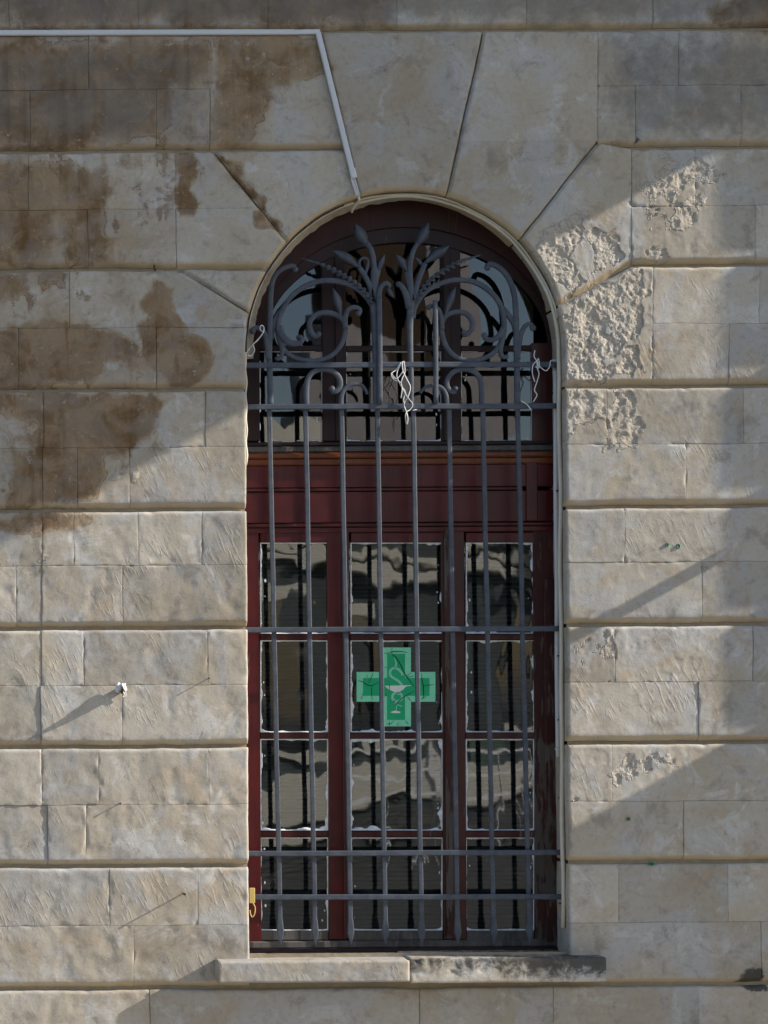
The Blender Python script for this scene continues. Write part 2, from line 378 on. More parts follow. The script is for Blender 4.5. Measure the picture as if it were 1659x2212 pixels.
def relief(x, z, px, py, er):
    amp = .55 + .50 * sstep(900, 1200, py) * sstep(900, 500, px) + .25 * sstep(900, 1300, py)
    y = -(fbm(x * 6.3, z * 6.3, 3, 3) - .5) * .0045 * amp
    # dents and drags left by the dresser's tools
    y -= (fbm(x * 17 + z * 6, z * 9 - x * 3, 11, 3) - .5) * .0028 * amp
    y += sstep(.60, .78, fbm(x * 15, z * 15, 29, 3)) * .0022 * amp
    y -= (fbm(x * 46, z * 46, 5, 3, .6) - .5) * .0016
    wx, wz = x + .022 * (fbm(x * 28, z * 28, 71, 3) - .5), z + .022 * (fbm(x * 28, z * 28, 73, 3) - .5)
    patch = fbm(wx * 13, wz * 13, 41, 5, .62)
    e = sstep(.47, .56, er * .84 + (patch - .5) * 1.9 * np.clip(er * 4, 0, 1))
    step = fbm(wx * 24, wz * 19, 61, 2); step = np.floor(step * 7) / 7 + .6 * sstep(.6, 1.0, (step * 7) % 1) / 7      # flaked plates
    fine = fbm(wx * 70, wz * 58, 67, 4, .62) - .5
    y += e * (.0025 + .010 * (step - .35) + .010 * fine)
    return y, e
INS = {'t': .0006, 'c': .008, 'r': .008, 'v': .0045, 'j': 0, 'a': 0}
def resample(P, t):
    P = np.array(P, float); d = np.hypot(*np.diff(P, axis=0).T); s = np.concatenate([[0], np.cumsum(d)]); s /= s[-1]
    return np.interp(t, s, P[:, 0]), np.interp(t, s, P[:, 1])
def clen(P): P = np.array(P, float); return float(np.hypot(*np.diff(P, axis=0).T).sum())
def steps(L, a, b, st):
    e = [0, .002, .005, .009, .014, .020, .026]; lo, hi = a, L - b
    if hi - lo < .07: q = np.linspace(lo, hi, 7)
    else:
        n = max(2, int((hi - lo - .052) / st)); mid = np.linspace(lo + .026, hi - .026, n + 1)[1:-1]
        q = np.concatenate([lo + np.array(e), mid, (hi - np.array(e))[::-1]])
    return q / L
def stone(T, B, L, Rr, fl, st=.0125, dy=0, parent=None, depth=.26, label=None, mat='limestone'):
    """one dressed block from four boundary curves (T, B left to right; L, Rr top to bottom); fl = edge kinds top, bottom, left, right"""
    LT = max(clen(T), clen(B)); LL = max(clen(L), clen(Rr))
    s = steps(LT, INS[fl[2]], INS[fl[3]], st); t = steps(LL, INS[fl[0]], INS[fl[1]], st)
    S, Tt = np.meshgrid(s, t)
    tx, tz = resample(T, s); bx, bz = resample(B, s); lx, lz = resample(L, t); rx, rz = resample(Rr, t)
    def coons(a, b, c, d, q):
        return ((1 - Tt) * a[None] + Tt * b[None] + (1 - S) * c[:, None] + S * d[:, None]
                - ((1 - S) * (1 - Tt) * q[0] + S * (1 - Tt) * q[1] + (1 - S) * Tt * q[2] + S * Tt * q[3]))
    X = coons(tx, bx, lx, rx, (T[0][0], T[-1][0], B[0][0], B[-1][0])); Z = coons(tz, bz, lz, rz, (T[0][1], T[-1][1], B[0][1], B[-1][1]))
    f, px, py = fields(X, Z)
    Y, e = relief(X, Z, px, py, f['erode'])
    och = np.zeros(X.shape); Y = Y + dy + random.uniform(-.0013, .0013) + (X - X.mean()) * random.uniform(-.006, .006) + (Z - Z.mean()) * random.uniform(-.008, .008)
    for cv, k in ((T, fl[0]), (B, fl[1]), (L, fl[2]), (Rr, fl[3])):
        d = np.maximum(seg_d(X, Z, cv) - INS[k], 0)
        if k == 't':
            chip = sstep(.60, .82, fbm(X * 26, Z * 26, 77, 3)); Y = Y + (.0004 + .005 * chip) * np.exp(-d / (.0012 + .004 * chip))
        elif k == 'c':
            wd = .023 + .004 * (fbm(X * 4, Z * 0 + cv[0][1], 9, 2) - .5); q = np.clip(1 - d / wd, 0, 1)
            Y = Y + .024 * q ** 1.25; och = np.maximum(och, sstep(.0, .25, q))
        elif k == 'r':
            q = np.clip(1 - d / .014, 0, 1); Y = Y + .013 * (1 - np.sqrt(1 - q * q * .98))
            chip = sstep(.62, .85, fbm(X * 14, Z * 3, 91, 3)); Y = Y + .010 * chip * np.clip(1 - d / .014, 0, 1)
        elif k == 'v':
            q = np.clip(1 - d / .010, 0, 1); Y = Y + .013 * q
        elif k == 'j':
            q = np.clip(1 - d / .009, 0, 1); Y = Y + .009 * (1 - np.sqrt(1 - q * q * .98))
        elif k == 'a':
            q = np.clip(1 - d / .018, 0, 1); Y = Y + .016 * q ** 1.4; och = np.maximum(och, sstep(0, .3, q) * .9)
    nt_, ns = X.shape
    wx = (fbm(X * 4.5, Z * 4.5, 201, 2) - .5) * .006 + (fbm(X * 21, Z * 21, 203, 2) - .5) * .0030
    wz = (fbm(X * 4.5, Z * 4.5, 207, 2) - .5) * .007 + (fbm(X * 21, Z * 21, 209, 2) - .5) * .0034
    X = X + wx; Z = Z + wz
    V = np.stack([X.ravel(), Y.ravel(), Z.ravel()], 1)
    idx = np.arange(nt_ * ns).reshape(nt_, ns)
    ring = np.concatenate([idx[0, :-1], idx[:-1, -1], idx[-1, :0:-1], idx[:0:-1, 0]])
    back = V[ring].copy(); back[:, 1] = depth
    F = np.stack([idx[1:, :-1].ravel(), idx[1:, 1:].ravel(), idx[:-1, 1:].ravel(), idx[:-1, :-1].ravel()], 1)
    n0 = len(V); m = len(ring); k = np.arange(m)
    G = np.stack([ring, ring[(k + 1) % m], n0 + (k + 1) % m, n0 + k], 1)
    Vv = np.concatenate([V, V[ring], back]); G = np.stack([n0 + k, n0 + (k + 1) % m, n0 + m + (k + 1) % m, n0 + m + k], 1)
    me = bpy.data.meshes.new('stone'); A = np.concatenate([F, G])
    me.vertices.add(len(Vv)); me.vertices.foreach_set('co', Vv.ravel()); me.loops.add(A.size); me.loops.foreach_set('vertex_index', A.ravel())
    me.polygons.add(len(A)); me.polygons.foreach_set('loop_start', np.arange(0, A.size, 4)); me.polygons.foreach_set('loop_total', np.full(len(A), 4))
    me.update(calc_edges=True); me.validate()
    sm = np.zeros(len(A), bool); sm[:len(F)] = True; me.polygons.foreach_set('use_smooth', sm)
    f['ochre_bounce'] = och; f['erode'] = e
    for nm in ('stain_shade', 'grime_dim', 'soot', 'ochre_bounce', 'erode'):
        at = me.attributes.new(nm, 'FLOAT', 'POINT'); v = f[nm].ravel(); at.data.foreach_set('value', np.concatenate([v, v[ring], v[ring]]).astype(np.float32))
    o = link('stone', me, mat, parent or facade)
    if label: o['label'] = label
    return o
J = [-191, 66, 322, 578, 838, 1098, 1353, 1609, 1867, 2132, 2379]
MID = [-62, 189, 449, 704, 963, 1218, 1476, 1735, 1996, 2255]
JZ = [ZW(v) for v in J]; MZ = [ZW(v) for v in MID]
def rect(x0, x1, zt, zb, fl, **k):
    return stone([(x0, zt), (x1, zt)], [(x0, zb), (x1, zb)], [(x0, zt), (x0, zb)], [(x1, zt), (x1, zb)], fl, **k)
def course(b, half, xs, rk='t', lk='t', dys=None, st=.0125):
    """a run of blocks; xs are joint positions in pixels or 'L' / 'R' for the jambs"""
    zt, zb = (JZ[b], MZ[b]) if half == 0 else (MZ[b], JZ[b + 1]) if half == 1 else (JZ[b], JZ[b + 1])
    tk, bk = ('r', 't') if half == 0 else ('t', 'c') if half == 1 else ('r', 'c')
    py = {0: (J[b] + MID[b]) / 2, 1: (MID[b] + J[b + 1]) / 2, 2: (J[b] + J[b + 1]) / 2}[half]
    X = [XL if v == 'L' else XR if v == 'R' else XW(v, py) for v in xs]
    for i in range(len(X) - 1):
        fl = tk + bk + ('j' if xs[i] == 'R' else 't') + ('j' if xs[i + 1] == 'L' else 't')
        rect(X[i], X[i + 1], zt, zb, fl, dy=(dys or {}).get(i, 0), st=st)
F0, F1 = -420, 1895
# top band above the trunking line
course(0, 0, [F0, -160, 120, 420, 700, 1000, 1290, 1560, F1]); course(0, 1, [F0, -90, 18, 298, 578, 858, 1137, 1410, F1])
# band with the keystone
course(1, 0, [F0, -150, 191, 453]); course(1, 1, [F0, -210, 65, 337, 453])
course(1, 0, [1292, 1467, F1]); course(1, 1, [1292, 1373, 1600, F1])
course(2, 0, [F0, -130, 62, 380]); course(2, 1, [F0, -80, 190, 380])
course(2, 0, [1365, 1502, F1], st=.0055); course(2, 1, [1365, 1632, F1], st=.0055)
course(3, 0, [F0, -190, 150, 337]); course(3, 1, [F0, -100, 40, 337])
course(3, 0, [1410, 1640, F1]); course(3, 1, [1410, 1575, F1])
zt = lambda i: JZ[i]
def X_(px, py): return XW(px, py)
# block left of the keystone, above the band joint
kl0, kl1 = p2(690, 66), p2(774, 424)
def on(a, b, z): u = (z - a[1]) / (b[1] - a[1]); return (a[0] + (b[0] - a[0]) * u, z)
kl0 = on(kl0, kl1, JZ[1]); a_kl = ang(774, 424); a_kr = ang(966, 420)
kl1 = arcp(a_kl); kr1 = arcp(a_kr); kr0 = on(p2(1045, 66), kr1, JZ[1])
q = on(kl0, kl1, JZ[2]); x453 = X_(453, 190)
stone([(x453, JZ[1]), kl0], [(x453, JZ[2]), q], [(x453, JZ[1]), (x453, JZ[2])], [kl0, q], 'rctv')
# keystone
stone([kl0, kr0], arc(a_kl, a_kr), [kl0, kl1], [kr0, kr1], 'ravv', dy=-.002, label='tall pale keystone over the arch')
# left voussoir
a_l1 = ang(612, 515); d0 = (X_(460, 325), JZ[2])
stone([d0, q], arc(a_l1, a_kl), [d0, arcp(a_l1)], [q, kl1], 'ravv')
# right voussoir, in two pieces
x1292 = X_(1292, 190); zr = ZW(306, 1150); qr = on(kr0, kr1, zr)
stone([kr0, (x1292, JZ[1])], [qr, (x1292, zr)], [kr0, qr], [(x1292, JZ[1]), (x1292, zr)], 'rtvt')
a_r1 = ang(1125, 515); d1 = p2(1287, 318)
stone([qr, (x1292, zr), d1][:2], arc(a_kr, a_r1), [qr, kr1], [(x1292, zr), arcp(a_r1)], 'tavv')
# left of the arch: blocks under the diagonal joint
x380 = X_(380, 450); zm = MZ[2]; dl1 = arcp(a_l1); e1 = on(d0, dl1, zm)
stone([(x380, JZ[2]), d0], [(x380, zm), e1], [(x380, JZ[2]), (x380, zm)], [d0, e1], 'rttv')
def arc_at_z(z, side): return AC.x + side * math.sqrt(max(AR ** 2 - (z - AC.z) ** 2, 0))
aj = math.pi - math.asin((JZ[3] - AC.z) / AR)
stone([(x380, zm), e1], [(x380, JZ[3]), arcp(aj)], [(x380, zm), (x380, JZ[3])], [e1, dl1] + arc(a_l1, aj)[1:], 'tcta')
a_l2 = ang(531, 673); d2 = (X_(386, 582), JZ[3]); dl2 = arcp(a_l2)
stone([d2, arcp(aj)], [(d2[0] + .006, d2[1] - .004), dl2], [d2, (d2[0] + .006, d2[1] - .004)], arc(aj, a_l2), 'rvta')
x337 = X_(337, 700); zm3 = MZ[3]; am = math.pi - math.asin((zm3 - AC.z) / AR)
stone([(x337, JZ[3]), d2], [(x337, zm3), arcp(am)], [(x337, JZ[3]), (x337, zm3)], [d2, dl2] + arc(a_l2, am)[1:], 'rttv')
stone([(x337, zm3), arcp(am)], [(x337, JZ[4]), (XL, JZ[4])], [(x337, zm3), (x337, JZ[4])], arc(am, math.pi)[:] + [(XL, JZ[4])], 'tctj')
# right of the arch: the two broken blocks
x1365 = X_(1365, 450); a_r2 = ang(1212, 660); dr2 = arcp(a_r2); e2 = (x1365, JZ[3])
stone([(x1292, zr), (x1365, JZ[2])], [dr2, e2], [(x1292, zr), arcp(a_r1)] + arc(a_r1, a_r2)[1:], [(x1365, JZ[2]), e2], 'rcvt', st=.0038, label='broken block with flaking rough face beside the arch')
x1410 = X_(1410, 700)
stone([dr2, e2, (x1410, JZ[3])], [(XR, JZ[4]), (x1410, JZ[4])], arc(a_r2, 0) + [(XR, JZ[4])], [(x1410, JZ[3]), (x1410, JZ[4])], 'vcjt', st=.0038, label='deeply pitted block at the right springing of the arch')
# plain courses beside the window
course(4, 0, [F0, -120, 95, 444, 'L']); course(4, 1, [F0, -200, 93, 168, 280, 'L'])
course(4, 0, ['R', 1311, 1606, F1], st=.006); course(4, 1, ['R', 1482, F1])
course(5, 0, [F0, -160, 91, 160, 299, 437, 'L'], dys={1: .0025}); course(5, 1, [F0, -140, 36, 91, 265, 'L'], dys={1: .002, 2: .003})
course(5, 0, ['R', 1349, F1]); course(5, 1, ['R', 1517, F1])
course(6, 0, [F0, -170, 90, 181, 448, 'L'], dys={1: .002}); course(6, 1, [F0, -180, 88, 265, 'L'], dys={1: .002})
course(6, 0, ['R', 1328, 1627, F1], st=.006); course(6, 1, ['R', 1509, F1])
course(7, 0, [F0, -150, 90, 213, 451, 'L'], dys={1: .0015}); course(7, 1, [F0, -190, 103, 186, 'L'], dys={1: .002})
course(7, 0, ['R', 1322, F1], st=.006); course(7, 1, ['R', 1477, F1])
course(8, 0, [F0, -120, 237, 428, 'L']); course(8, 1, [F0, -220, 289, 'L'])
course(8, 0, ['R', 1336, 1573, F1]); course(8, 1, ['R', 1645, F1])
course(9, 0, [F0, -30, 325, 907, 1196, 1509, F1]); course(9, 1, [F0, 120, 560, 1040, 1400, F1])
# core of the wall behind the joints, with the window opening cut out of it
yb = .028; o = .003
opn = [(XL - o, ZW(2060)), (XL - o, AC.z)] + [(AC.x + (AR + o) * math.cos(a), AC.z + (AR + o) * math.sin(a)) for a in np.linspace(math.pi, 0, 25)][1:-1] + [(XR + o, AC.z), (XR + o, ZW(2060))]
x0, x1, z0, z1 = XW(-1500), XW(3600), -.1, ZW(-2000)
outr = []
for i, (x, z) in enumerate(opn):
    if i == 0: outr.append((x0, z))
    elif i == len(opn) - 1: outr.append((x1, z))
    elif i == 1: outr.append((x0, z))
    elif i == len(opn) - 2: outr.append((x1, z))
    else: outr.append((min(max(AC.x + (x - AC.x) * 2.6, x0), x1), z1))
V = [(x, yb, z) for x, z in opn] + [(x, yb, z) for x, z in outr]; n = len(opn)
F = [(i, i + 1, n + i + 1, n + i) for i in range(n - 1)]
V += [(x0, yb, z1), (x1, yb, z1), (x0, yb, z0), (x1, yb, z0)]
F += [(n + 1, n + 2, 2 * n), (2 * n - 2, 2 * n + 1, 2 * n - 3), (n, 0, n - 1, 2 * n - 1, 2 * n + 3, 2 * n + 2)]
pydata('mortar_core', V, F, 'mortar', facade)
# window sill in two stones
def sill(pxa, pxb, ptop, pbot, right, nx):
    yf = -.085; zt_, zb_ = ZW(ptop, 880, yf), ZW(pbot, 880, yf); xa, xb = W(pxa, 2090, yf).x, W(pxb, 2090, yf).x
    prof = [(.195 - .27 * i / 9, zt_) for i in range(10)] + [(yf + .007 - .003, zt_ - .0015), (yf + .002, zt_ - .005)] + [(yf, zt_ - .008 + (zb_ - zt_ + .013) * i / 14) for i in range(15)] + [(yf + .004, zb_)] + [(yf + .02 + i * .06, zb_) for i in range(4)]
    nor = [(0, 1)] * 10 + [(-.5, .8), (-.8, .5)] + [(-1, 0)] * 15 + [(-.7, -.7)] + [(0, -1)] * 4
    P_ = np.array(prof); N_ = np.array(nor); xs = np.linspace(xa, xb, nx); m = len(prof)
    Xg, K = np.meshgrid(xs, np.arange(m)); Yg, Zg = P_[K, 0], P_[K, 1]; S = Zg - Yg
    h = (fbm(Xg * 9, S * 9, 5, 3) - .5) * .0045 + (fbm(Xg * 40, S * 40, 8, 3) - .5) * .003
    if right: h = h - sstep(.45, .65, fbm(Xg * 15, S * 15, 33, 4)) * .012 * sstep(XW(1130, 2090), XW(900, 2090), Xg) * sstep(10, 13, K) * sstep(24, 17, K)
    edge = np.minimum(Xg - xa, xb - Xg); h = h - .003 * np.exp(-edge / .002)
    Yg = Yg + N_[K, 0] * h; Zg = Zg + N_[K, 1] * h
    V = np.stack([Xg, Yg, Zg], 2).reshape(-1, 3); F = [(i * nx + j, (i + 1) * nx + j, (i + 1) * nx + j + 1, i * nx + j + 1) for i in range(m - 1) for j in range(nx - 1)]
    F.append(tuple(i * nx for i in range(m))[::-1]); F.append(tuple(i * nx + nx - 1 for i in range(m)))
    so_ = pydata('window_sill', V, F, 'limestone', facade); me = so_.data
    me.polygons.foreach_set('use_smooth', [True] * (len(F) - 2) + [False] * 2)
    sv = np.zeros(Xg.shape)
    if right:
        u = (Xg - xa) / (xb - xa); sv = (.55 + .40 * u) * sstep(34, 9, K - 4 * u) * np.where(K < 10, .8, 1)
    at = me.attributes.new('soot', 'FLOAT', 'POINT'); at.data.foreach_set('value', sv.ravel().astype(np.float32))
    so_['label'] = 'right half of the sill with black crust on top' if right else 'clean pale left half of the sill'
sill(470, 885, 2074, 2121, False, 90); sill(887, 1310, 2071, 2124, True, 110)
# the same front goes on to the left and the right of the picture
for xa, xb in ((XW(-1500), XW(F0, 1000)), (XW(1900, 1000), XW(3590))):
    for b in range(10):
        box('stone', xa, xb, -.001, .03, JZ[b + 1] + .02, JZ[b] - .008, 'limestone_plain', facade, .004)
# pilaster
pil = bpy.data.objects.new('pilaster', None); col.objects.link(pil); pil.parent = facade
for b in range(10):
    box('stone', XW(2500, 1000), XW(2855, 1000), -.375, .03, JZ[b + 1] + .050, JZ[b] - .020, 'limestone_plain', pil, .026)
box('shaft_core', XW(2525, 1000), XW(2850, 1000), -.335, .03, 0, JZ[0], 'mortar', pil, 0)
box('shade_cap', XW(2490, 1000), XW(2865, 1000), -.39, .03, JZ[0] + .001, JZ[0] + 1.6, 'limestone_plain', pil, .02)  # added over the unseen pilaster to stop a stray strip of sun
# unseen block added further along to shade the lower right wall
box('shade_pier', XW(2600, 1020), XW(3000, 1020), -.66, .03, 0, W(2600, 1030).z, 'limestone_plain', facade, .02)
# unseen shutter leaf, added square to the wall to shade the upper stones
bal = bpy.data.objects.new('shade_shutter', None); col.objects.link(bal); bal.parent = facade
bx0, bz0 = XW(2400, -157), W(2400, -157).z
for yy in (-1.06, -.068): box('stile', bx0, bx0 + .045, yy, yy + .07, bz0, bz0 + 2.9, 'balcony_wood', bal, .004)
for zz in (0, 1.4, 2.8): box('rail', bx0, bx0 + .045, -.99, -.068, bz0 + zz, bz0 + zz + .10, 'balcony_wood', bal, .004)
box('louvre_panel', bx0 + .012, bx0 + .033, -.99, -.068, bz0 + .1, bz0 + 2.8, 'balcony_wood', bal, 0)
for zz in (.5, 2.3): box('hinge', bx0 + .05, bx0 + .09, -.06, .03, bz0 + zz, bz0 + zz + .06, 'rust', bal, 0)
# unseen wall bracket, shaped to throw the soft diagonal shadow band
brk = bpy.data.objects.new('shadow_bracket', None); col.objects.link(brk); brk.parent = facade
pb = W(2100, 902)
V, F = tube([Vector((pb.x, -.05, pb.z)), Vector((pb.x, -.30, pb.z)), Vector((pb.x, -.365, pb.z + .01))], .026, 10); pydata('arm', V, F, 'iron_paint', brk, True)
# ================================================================== arched window
win = thing('arched_window', (0, 0, 0), 'tall arched wooden window with flaking dark red paint and small panes', 'window')
YW = .200; YG = .214                                     # face of the joinery, plane of the glass
pbox('stile', 528, 1140, 562, 2034, YW, YW + .06, 'red_wood', win)
tag(pbox('stile', 1154, 1140, 1216, 2034, YW, YW + .06, 'red_wood_bare', win), 'bare peeling right stile')
tag(pbox('stile', 1178, 1250, 1216, 2034, YW - .010, YW - .0002, 'red_wood_bare', win, .004), 'weathered edge strip with paint gone')
pbox('mullion', 709, 1140, 757, 2030, YW, YW + .06, 'red_wood', win); pbox('cover_strip', 741, 1142, 757, 2028, YW - .008, YW - .0002, 'red_wood_flaking', win)
pbox('mullion', 956, 1140, 1006, 2030, YW, YW + .06, 'red_wood_flaking', win); pbox('cover_strip', 962, 1142, 978, 2028, YW - .008, YW - .0002, 'red_wood_bare', win)
pbox('rail', 562.5, 1150, 708.5, 1172, YW + .002, YW + .055, 'red_wood', win); pbox('rail', 757.5, 1150, 955.5, 1172, YW + .002, YW + .055, 'red_wood', win); pbox('rail', 1006.5, 1150, 1153.5, 1172, YW + .002, YW + .055, 'red_wood', win)
COLS = [(562, 709), (757, 956), (1006, 1154)]; ROWS = [(1172, 1369), (1383, 1582), (1596, 1794), (1809, 2010)]
for ci, (a, b) in enumerate(COLS):
    for (ya, yb_) in ((1369, 1383), (1582, 1596), (1794, 1809)):
        pbox('glazing_bar', a - 1, ya, b + 1, yb_, YW + .004, YW + .030, 'red_wood_flaking', win, .004)
    pbox('rail', a - 1, 2010, b + 1, 2031, YW + .003, YW + .055, 'grey_wood', win)
pbox('bottom_rail', 532, 2031.5, 1216, 2047, YW - .006, YW + .06, 'grey_wood', win, .005)
pbox('bottom_rail', 532, 2047.5, 1216, 2062, YW - .016, YW + .06, 'dark_wood', win, .005)
# transom with its boards and mouldings
pbox('moulding', 528, 976, 1216, 988, YW - .022, YW + .06, 'orange_wood', win, .006)
pbox('moulding', 528, 988.4, 1216, 1003, YW - .012, YW + .06, 'orange_wood', win, .006)
pbox('board', 528, 1003.4, 1216, 1053, YW - .003, YW + .06, 'red_wood', win, .004)
pbox('bead', 528, 1053.4, 1130, 1060, YW - .007, YW + .05, 'red_wood_flaking', win, .003)
pbox('board', 528, 1060.4, 1216, 1129, YW - .001, YW + .06, 'red_wood', win, .004)
pbox('moulding', 528, 1129.4, 1216, 1137, YW - .014, YW + .06, 'red_wood_flaking', win, .004)
pbox('moulding', 528, 1137.4, 1216, 1149.6, YW - .006, YW + .06, 'red_wood', win, .004)
pbox('corner_block', 1137, 996, 1162, 1126, YW - .010, YW - .0035, 'red_wood', win, .004)
# lunette: sill, mullions, glazing bars, arched frame
pbox('lunette_rail', 528, 953, 1216, 962, YW - .002, YW + .05, 'dark_wood', win, .004); pbox('lunette_rail', 528, 962.4, 1216, 975.6, YW - .014, YW + .06, 'grey_wood', win, .005)
pbox('lunette_mullion', 696, 530, 748, 953, YW + .001, YW + .05, 'dark_wood', win); pbox('lunette_mullion', 953, 530, 996, 953, YW + .001, YW + .05, 'dark_wood', win)
pbox('cover_strip', 724, 532, 742, 952, YW - .006, YW + .0006, 'dark_wood', win); pbox('cover_strip', 958, 532, 974, 952, YW - .006, YW + .0006, 'dark_wood', win)
pbox('lunette_stile', 528, 740, 561, 953, YW, YW + .05, 'dark_wood', win); pbox('lunette_stile', 1149, 740, 1216, 953, YW, YW + .05, 'red_wood_flaking', win)
LC = [(561, 696), (748, 953), (996, 1149)]
for a, b in LC: pbox('glazing_bar', a - 1, 746, b + 1, 759, YW + .004, YW + .03, 'dark_wood', win, .004)
def ell(px_a, px_b, a, y, cx=876, cy=752): return W(cx + px_a * math.cos(a), cy - px_b * math.sin(a), y)
def ringmesh(name, A, B, a, b, y0, y1, mat, n=48, t0=0, t1=math.pi):
    V, F = [], []
    for i in range(n + 1):
        t_ = t0 + (t1 - t0) * i / n
        for (p, q, y) in ((A, B, y1), (A, B, y0), (a, b, y0), (a - 1.2, b - 1.2, y0 + .004), (a - 1.2, b - 1.2, y1)): V.append(ell(p, q, t_, y))
    for i in range(n):
        for k in range(4): F.append((i * 5 + k, i * 5 + k + 1, i * 5 + 5 + k + 1, i * 5 + 5 + k))
    return pydata(name, V, F, mat, win)
ringmesh('arched_frame', 352, 352, 322, 262, YW - .016, YW + .05, 'brown_black_wood')
ringmesh('arched_frame', 324, 264, 308, 229, YW - .004, YW + .05, 'dark_wood')
V, F = [], []
for i in range(161):
    t_ = R(-4) + R(188) * i / 160; jg = 10 * float(fbm(np.array([i * .21]), np.array([2.5]), 8, 4, .6)[0]) - 5
    V += [ell(360, 360, t_, YW - .075), ell(336 + jg * .5, 330 + jg * .5, t_, YW - .060 + .0006 * jg), ell(329 + jg, 319 + jg, t_, YW - .030), ell(328 + jg, 317 + jg, t_, YW)]
    if i: F += [(i * 4 - 4 + k, i * 4 - 3 + k, i * 4 + 1 + k, i * 4 + k) for k in range(3)]
pydata('plaster_fillet', V, F, 'old_plaster', win)
# panes
def pane(a, b, ya, yb_, parent=win):
    m = 3
    p = [W(a - m, yb_ + m, YG), W(b + m, yb_ + m, YG), W(b + m, ya - m, YG), W(a - m, ya - m, YG)]
    x0, x1, z0, z1 = (p[0].x + p[3].x) / 2, (p[1].x + p[2].x) / 2, (p[0].z + p[1].z) / 2, (p[2].z + p[3].z) / 2
    tx, tz = random.uniform(-.010, .010), random.uniform(-.008, .008)
    V = []
    for yy in (0, .003):
        for x, z in ((x0, z0), (x1, z0), (x1, z1), (x0, z1)): V.append((x, YG + yy + (x - (x0 + x1) / 2) * tx + (z - (z0 + z1) / 2) * tz, z))
    return pydata('pane', V[:4], [(0, 1, 2, 3)], 'old_glass', parent)
def putty(a, b, ya, yb_, wmax, seed, lower=1.0, thin=1.0):
    """ragged bead of white paint and putty round one pane: smeared onto the glass, uneven, broken in places"""
    rnd = random.Random(seed); V, F = [], []
    y0, y1 = YW + .0035, YG - .0016
    for side, (pa, pb, nx, ny, k) in enumerate((((a, ya), (b, ya), 0, 1, .55), ((a, yb_), (b, yb_), 0, -1, 1.0 * lower), ((a, ya), (a, yb_), 1, 0, .75), ((b, ya), (b, yb_), -1, 0, .75))):
        Ln = math.hypot(pb[0] - pa[0], pb[1] - pa[1]); n = int(Ln / 3.2); ph = rnd.uniform(0, 99); cr_ = (rnd.uniform(0, 1.2), rnd.uniform(0, 1.2)); base = len(V); wd = []
        for i in range(n + 1):
            u = i / n; q = float(fbm(np.array([u * Ln / 40 + ph]), np.array([side * 7.3 + seed]), 3, 4, .6)[0]); q2 = float(vn(np.array([u * Ln / 22 + ph]), np.array([3.1 + seed]), 5)[0])
            wv = (1.3 + .5 * q) * (1 if q2 > .15 else .5) + max(0, q - .53) * 4.6 * wmax * k * (.6 + .7 * float(vn(np.array([u * Ln / 8 + ph]), np.array([seed * 2.2]), 6)[0]))
            end = min(u, 1 - u) * Ln
            if side == 1: wv += 8 * cr_[0 if u < .5 else 1] * math.exp(-end / 6)
            wv = max(0, wv * thin if q2 > .35 or thin == 1 else 0); wd.append(wv)
            x, y = pa[0] + (pb[0] - pa[0]) * u, pa[1] + (pb[1] - pa[1]) * u
            V.append(W(x - nx * .8, y - ny * .8, y0)); V.append(W(x + nx * (wv * .5), y + ny * (wv * .5), (y0 + y1) / 2 - .001)); V.append(W(x + nx * wv, y + ny * wv, y1))
        for i in range(n):
            if wd[i] > .5 or wd[i + 1] > .5:
                for kk in range(2): F.append((base + i * 3 + kk, base + i * 3 + kk + 1, base + i * 3 + 4 + kk, base + i * 3 + 3 + kk))
    for _ in range(rnd.randint(2, 5)):                     # stray dabs
        x, y = rnd.choice([a + rnd.uniform(4, 12), b - rnd.uniform(4, 12)]), rnd.uniform(ya, yb_); r = rnd.uniform(.8, 2.4); base = len(V)
        for i in range(7): V.append(W(x + r * rnd.uniform(.6, 1.2) * math.cos(i * .9), y + 1.7 * r * rnd.uniform(.6, 1.2) * math.sin(i * .9), y1 - .0004))
        F.append(tuple(range(base, base + 7)))
    return pydata('putty', V, F, 'putty', win)
PW = [[4, 6, 6], [4, 6, 6], [6, 9, 3], [3, 2, 3]]
for r_, (ya, yb_) in enumerate(ROWS):
    for c_, (a, b) in enumerate(COLS):
        pane(a, b, ya, yb_); putty(a + 1, b - 1, ya + 1, yb_ - 1, PW[r_][c_], r_ * 10 + c_ + 1, .3 if r_ == 3 else 1)
for c_, (a, b) in enumerate(LC):
    pane(a, b, 759, 953); putty(a + 1, b - 1, 760, 952, 1.6, 70 + c_, 1, .45)
    # upper pane follows the arch
    V = [W(a - 3, 749, YG), W(b + 3, 749, YG)]
    for i in range(13):
        x = b + 3 - (b - a + 6) * i / 12; u = min(1, abs(x - 876) / 316); V.append(W(x, 752 - 240 * math.sqrt(1 - u * u), YG))
    pydata('pane', V, [tuple(range(len(V)))], 'old_glass', win)
